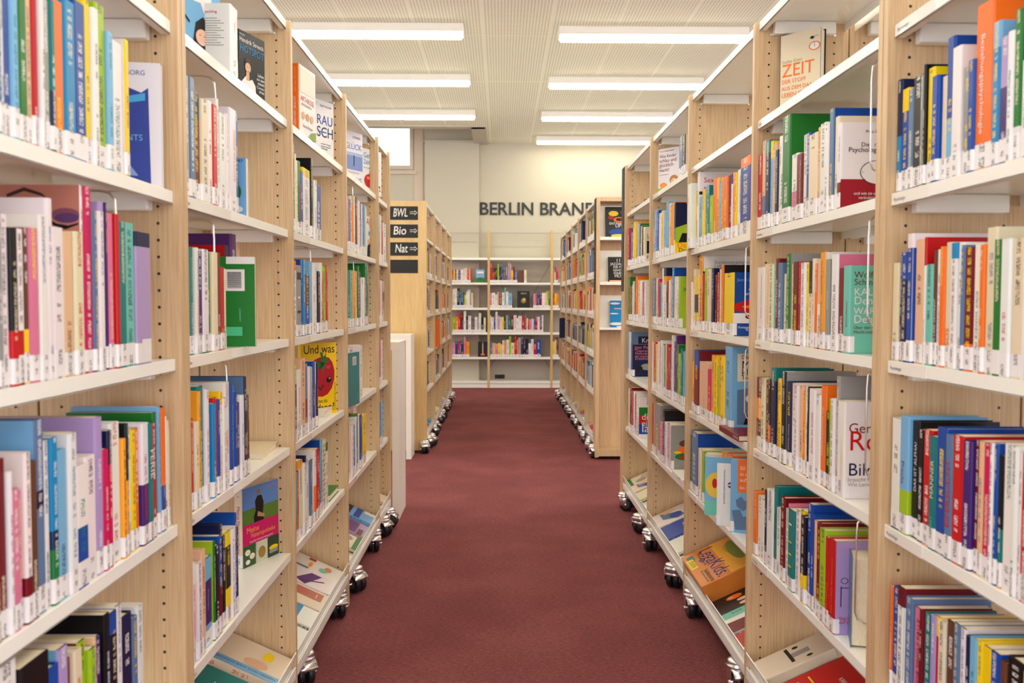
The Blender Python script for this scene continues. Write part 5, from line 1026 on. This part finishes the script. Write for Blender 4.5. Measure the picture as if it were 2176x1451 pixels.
for i in range(5):
    for r in 'BCDEF':
        fr = random.uniform(.6, .97)*(.35 if r == 'B' and i else 1)
        bs = fillrow(1, XR, ysr[i]+TH+.002, ysr[i+1], ZS[r]+FH+.0005, fr, random.choice(PALS)); rest += bs
for s, XF, ys_ in ((-1, XL, ysl), (1, XR, ysr)):
    for i in range(len(ys_)-1):
        y = ys_[i]+.06
        while y < ys_[i+1]-.2:
            w, h = .15, .2; v = Vector((s*math.cos(SL), 0, math.sin(SL))); u = Vector((0, -s, 0)); t = v.cross(u); n = -t if t.z < 0 else t; t = -n
            org = Vector((s*(XF+.02), y+(w if s > 0 else 0), .165))+n*.021
            rest.append(mk(w, h, .02, 'L' if s < 0 else 'R', random.choice(['w', 'i', 's', 'y', 'g', 'w2r', 'c', 'x']), Matrix(((u.x, t.x, v.x, org.x), (u.y, t.y, v.y, org.y), (u.z, t.z, v.z, org.z), (0, 0, 0, 1))), None, False, False)); y += .2
WALLR = '''
1.64 45,375,r 55,375,y 68,375,n 80,375,w 95,380,u 115,375,w 135,365,i 152,360,w 170,370,r 185,365,o 202
1.64 367,320,r 388,395,r 403,360,k 418,365,k 433,325,l 445,345,k 458,330,k 470,325,b 482,360,d 500,350,x 520,310,g 537,325,p 552,380,y 565,350,d 580,375,b 602
1.64 660,378,i 682
1.64 918,395,i 932,352,r 952
1.245 48,540,i 68,535,w 85,535,k 105,560,t 118,570,b 140,585,e 150,590,y 163,560,w 178,545,w 195,545,g 207,573,i 222
1.245 367,575,p 383,573,w 410,585,w 432,565,q 445,573,d 470,570,w 492,530,m 505,562,w 525,575,s 557
1.245 738,580,p 755,575,p 765,580,k 778,570,b 792,573,d 812,573,w 838,573,i 852,557,y 868,557,t 885
1.245 906,565,r 920,580,y 940,580,o 955
.858 48,780,l 75,780,o 98,740,r 115,770,d 133,800,x 143,730,w 162,775,k 180,770,w 208,775,k 235,780,w 258,785,g 272,745,w 292,775,k 313,785,i 332
.858 367,765,i 378,780,w 400,780,b 415,735,w 432,770,f 450,780,i 470,780,y 487,770,k 500,765,x 527,790,e 545,765,d 570,765,w 595,790,w 610,770,w 640,775,r 665,745,z 680,790,w 692,800,r 703,800,p 725,795,w 743,800,b 757,780,r 775,780,w 795,765,u 812,765,w 825
.472 48,1000,p 70,985,b 90,985,r 105,1005,x 120,1000,u 143,950,p 158,990,o 172,995,a 190
.472 370,985,x 388,1005,q 415,1010,p 435,1005,y 460,1015,i 475,980,w 490,980,o 508,975,w 530,945,l 548,1000,i 577,950,r 597,975,o 610,955,g 633,950,u 653,970,k 675,965,n 697,1005,w 720,970,w 742,1010,r 765,975,b 803
.472 905,990,y 925,975,w 937,955,d 955'''
ox, oy, sc = CR['W']
SHV = {'1.64': 600.5, '1.245': 654, '.858': 706, '.472': 758.5}
for ln in WALLR.strip().splitlines():
    t = ln.split(); zf = onY(1100, SHV[t[0]], YK).z+.001; ents = [e.split(',') for e in t[1:-1]]
    for i, en in enumerate(ents):
        u = float(en[0])/sc+ox; v = float(en[1])/sc+oy; u2 = (float(ents[i+1][0]) if i+1 < len(ents) else float(t[-1]))/sc+ox
        p, q = onY(u, v, YK+.01), onY(u2, v, YK+.01); h = p.z-zf
        rest.append(mk(.15, h, q.x-p.x-.001, 'L', en[2], Matrix.Translation((q.x-.0005, YK+.01, zf)) @ Matrix.Rotation(R(90), 4, 'Z'), None, None, True))
for (u0, u1, vt, z, bands, tg, lab) in ((610, 660, 378, '1.64', 'z', None, 'dark brown book facing out on upper board of wall shelving'), (602, 708, 557, '1.245', 'k', 'berlin', 'black book with golden portrait facing out on the wall shelving'), (265, 347, 990, '.472', 'k', 'tower', 'dark book with lit tower facing out low on the wall shelving'), (247, 320, 372, '1.64', 's', 'land', 'green and blue landscape book facing out on the wall shelving')):
    zf = onY(1100, SHV[z], YK).z+.001; a = onY(u0/sc+ox, vt/sc+oy, YK+.02); c = onY(u1/sc+ox, vt/sc+oy, YK+.02)
    b = mk(c.x-a.x, a.z-zf, .02, 'L', bands, Matrix.Translation((a.x, YK+.02, zf)) @ Matrix.Rotation(R(-4), 4, 'X'), None, True, False, tg); build_book(b, lab, 'books facing out on the wall shelving')
# binders and other pieces jutting from the far bookcases
def jut(X, Y, z, w, h, th, a, col, lab, sp='L', tg=None):
    b = mk(w, h, th, sp, col, frame_mat(Vector((X, Y, z)), R(a)), None, True, False, tg); b['plain'] = True; return build_book(b, lab, 'books jutting from the far bookcases')
zf = ZS['E']+FH+.001; zd = ZS['D']+FH+.001
jut(-XL-.17, 9.12, ZS['E']+FH+.001, .2, .29, .07, 0, 'o', 'orange binder jutting from far left bookcase beyond the standing tables', 'R')
jut(-XL-.17, 9.20, ZS['E']+FH+.001, .2, .29, .06, 0, 'r', 'red binder behind the orange one in the far left bookcase', 'R')
jut(XR-.06, 11.5, ZS['E']+FH+.001, .2, .26, .03, 0, 'n', 'navy book jutting from the far right bookcase near its far end')
stuff_books(rest, 'books', 'smaller and farther books filling the remaining shelf rows')
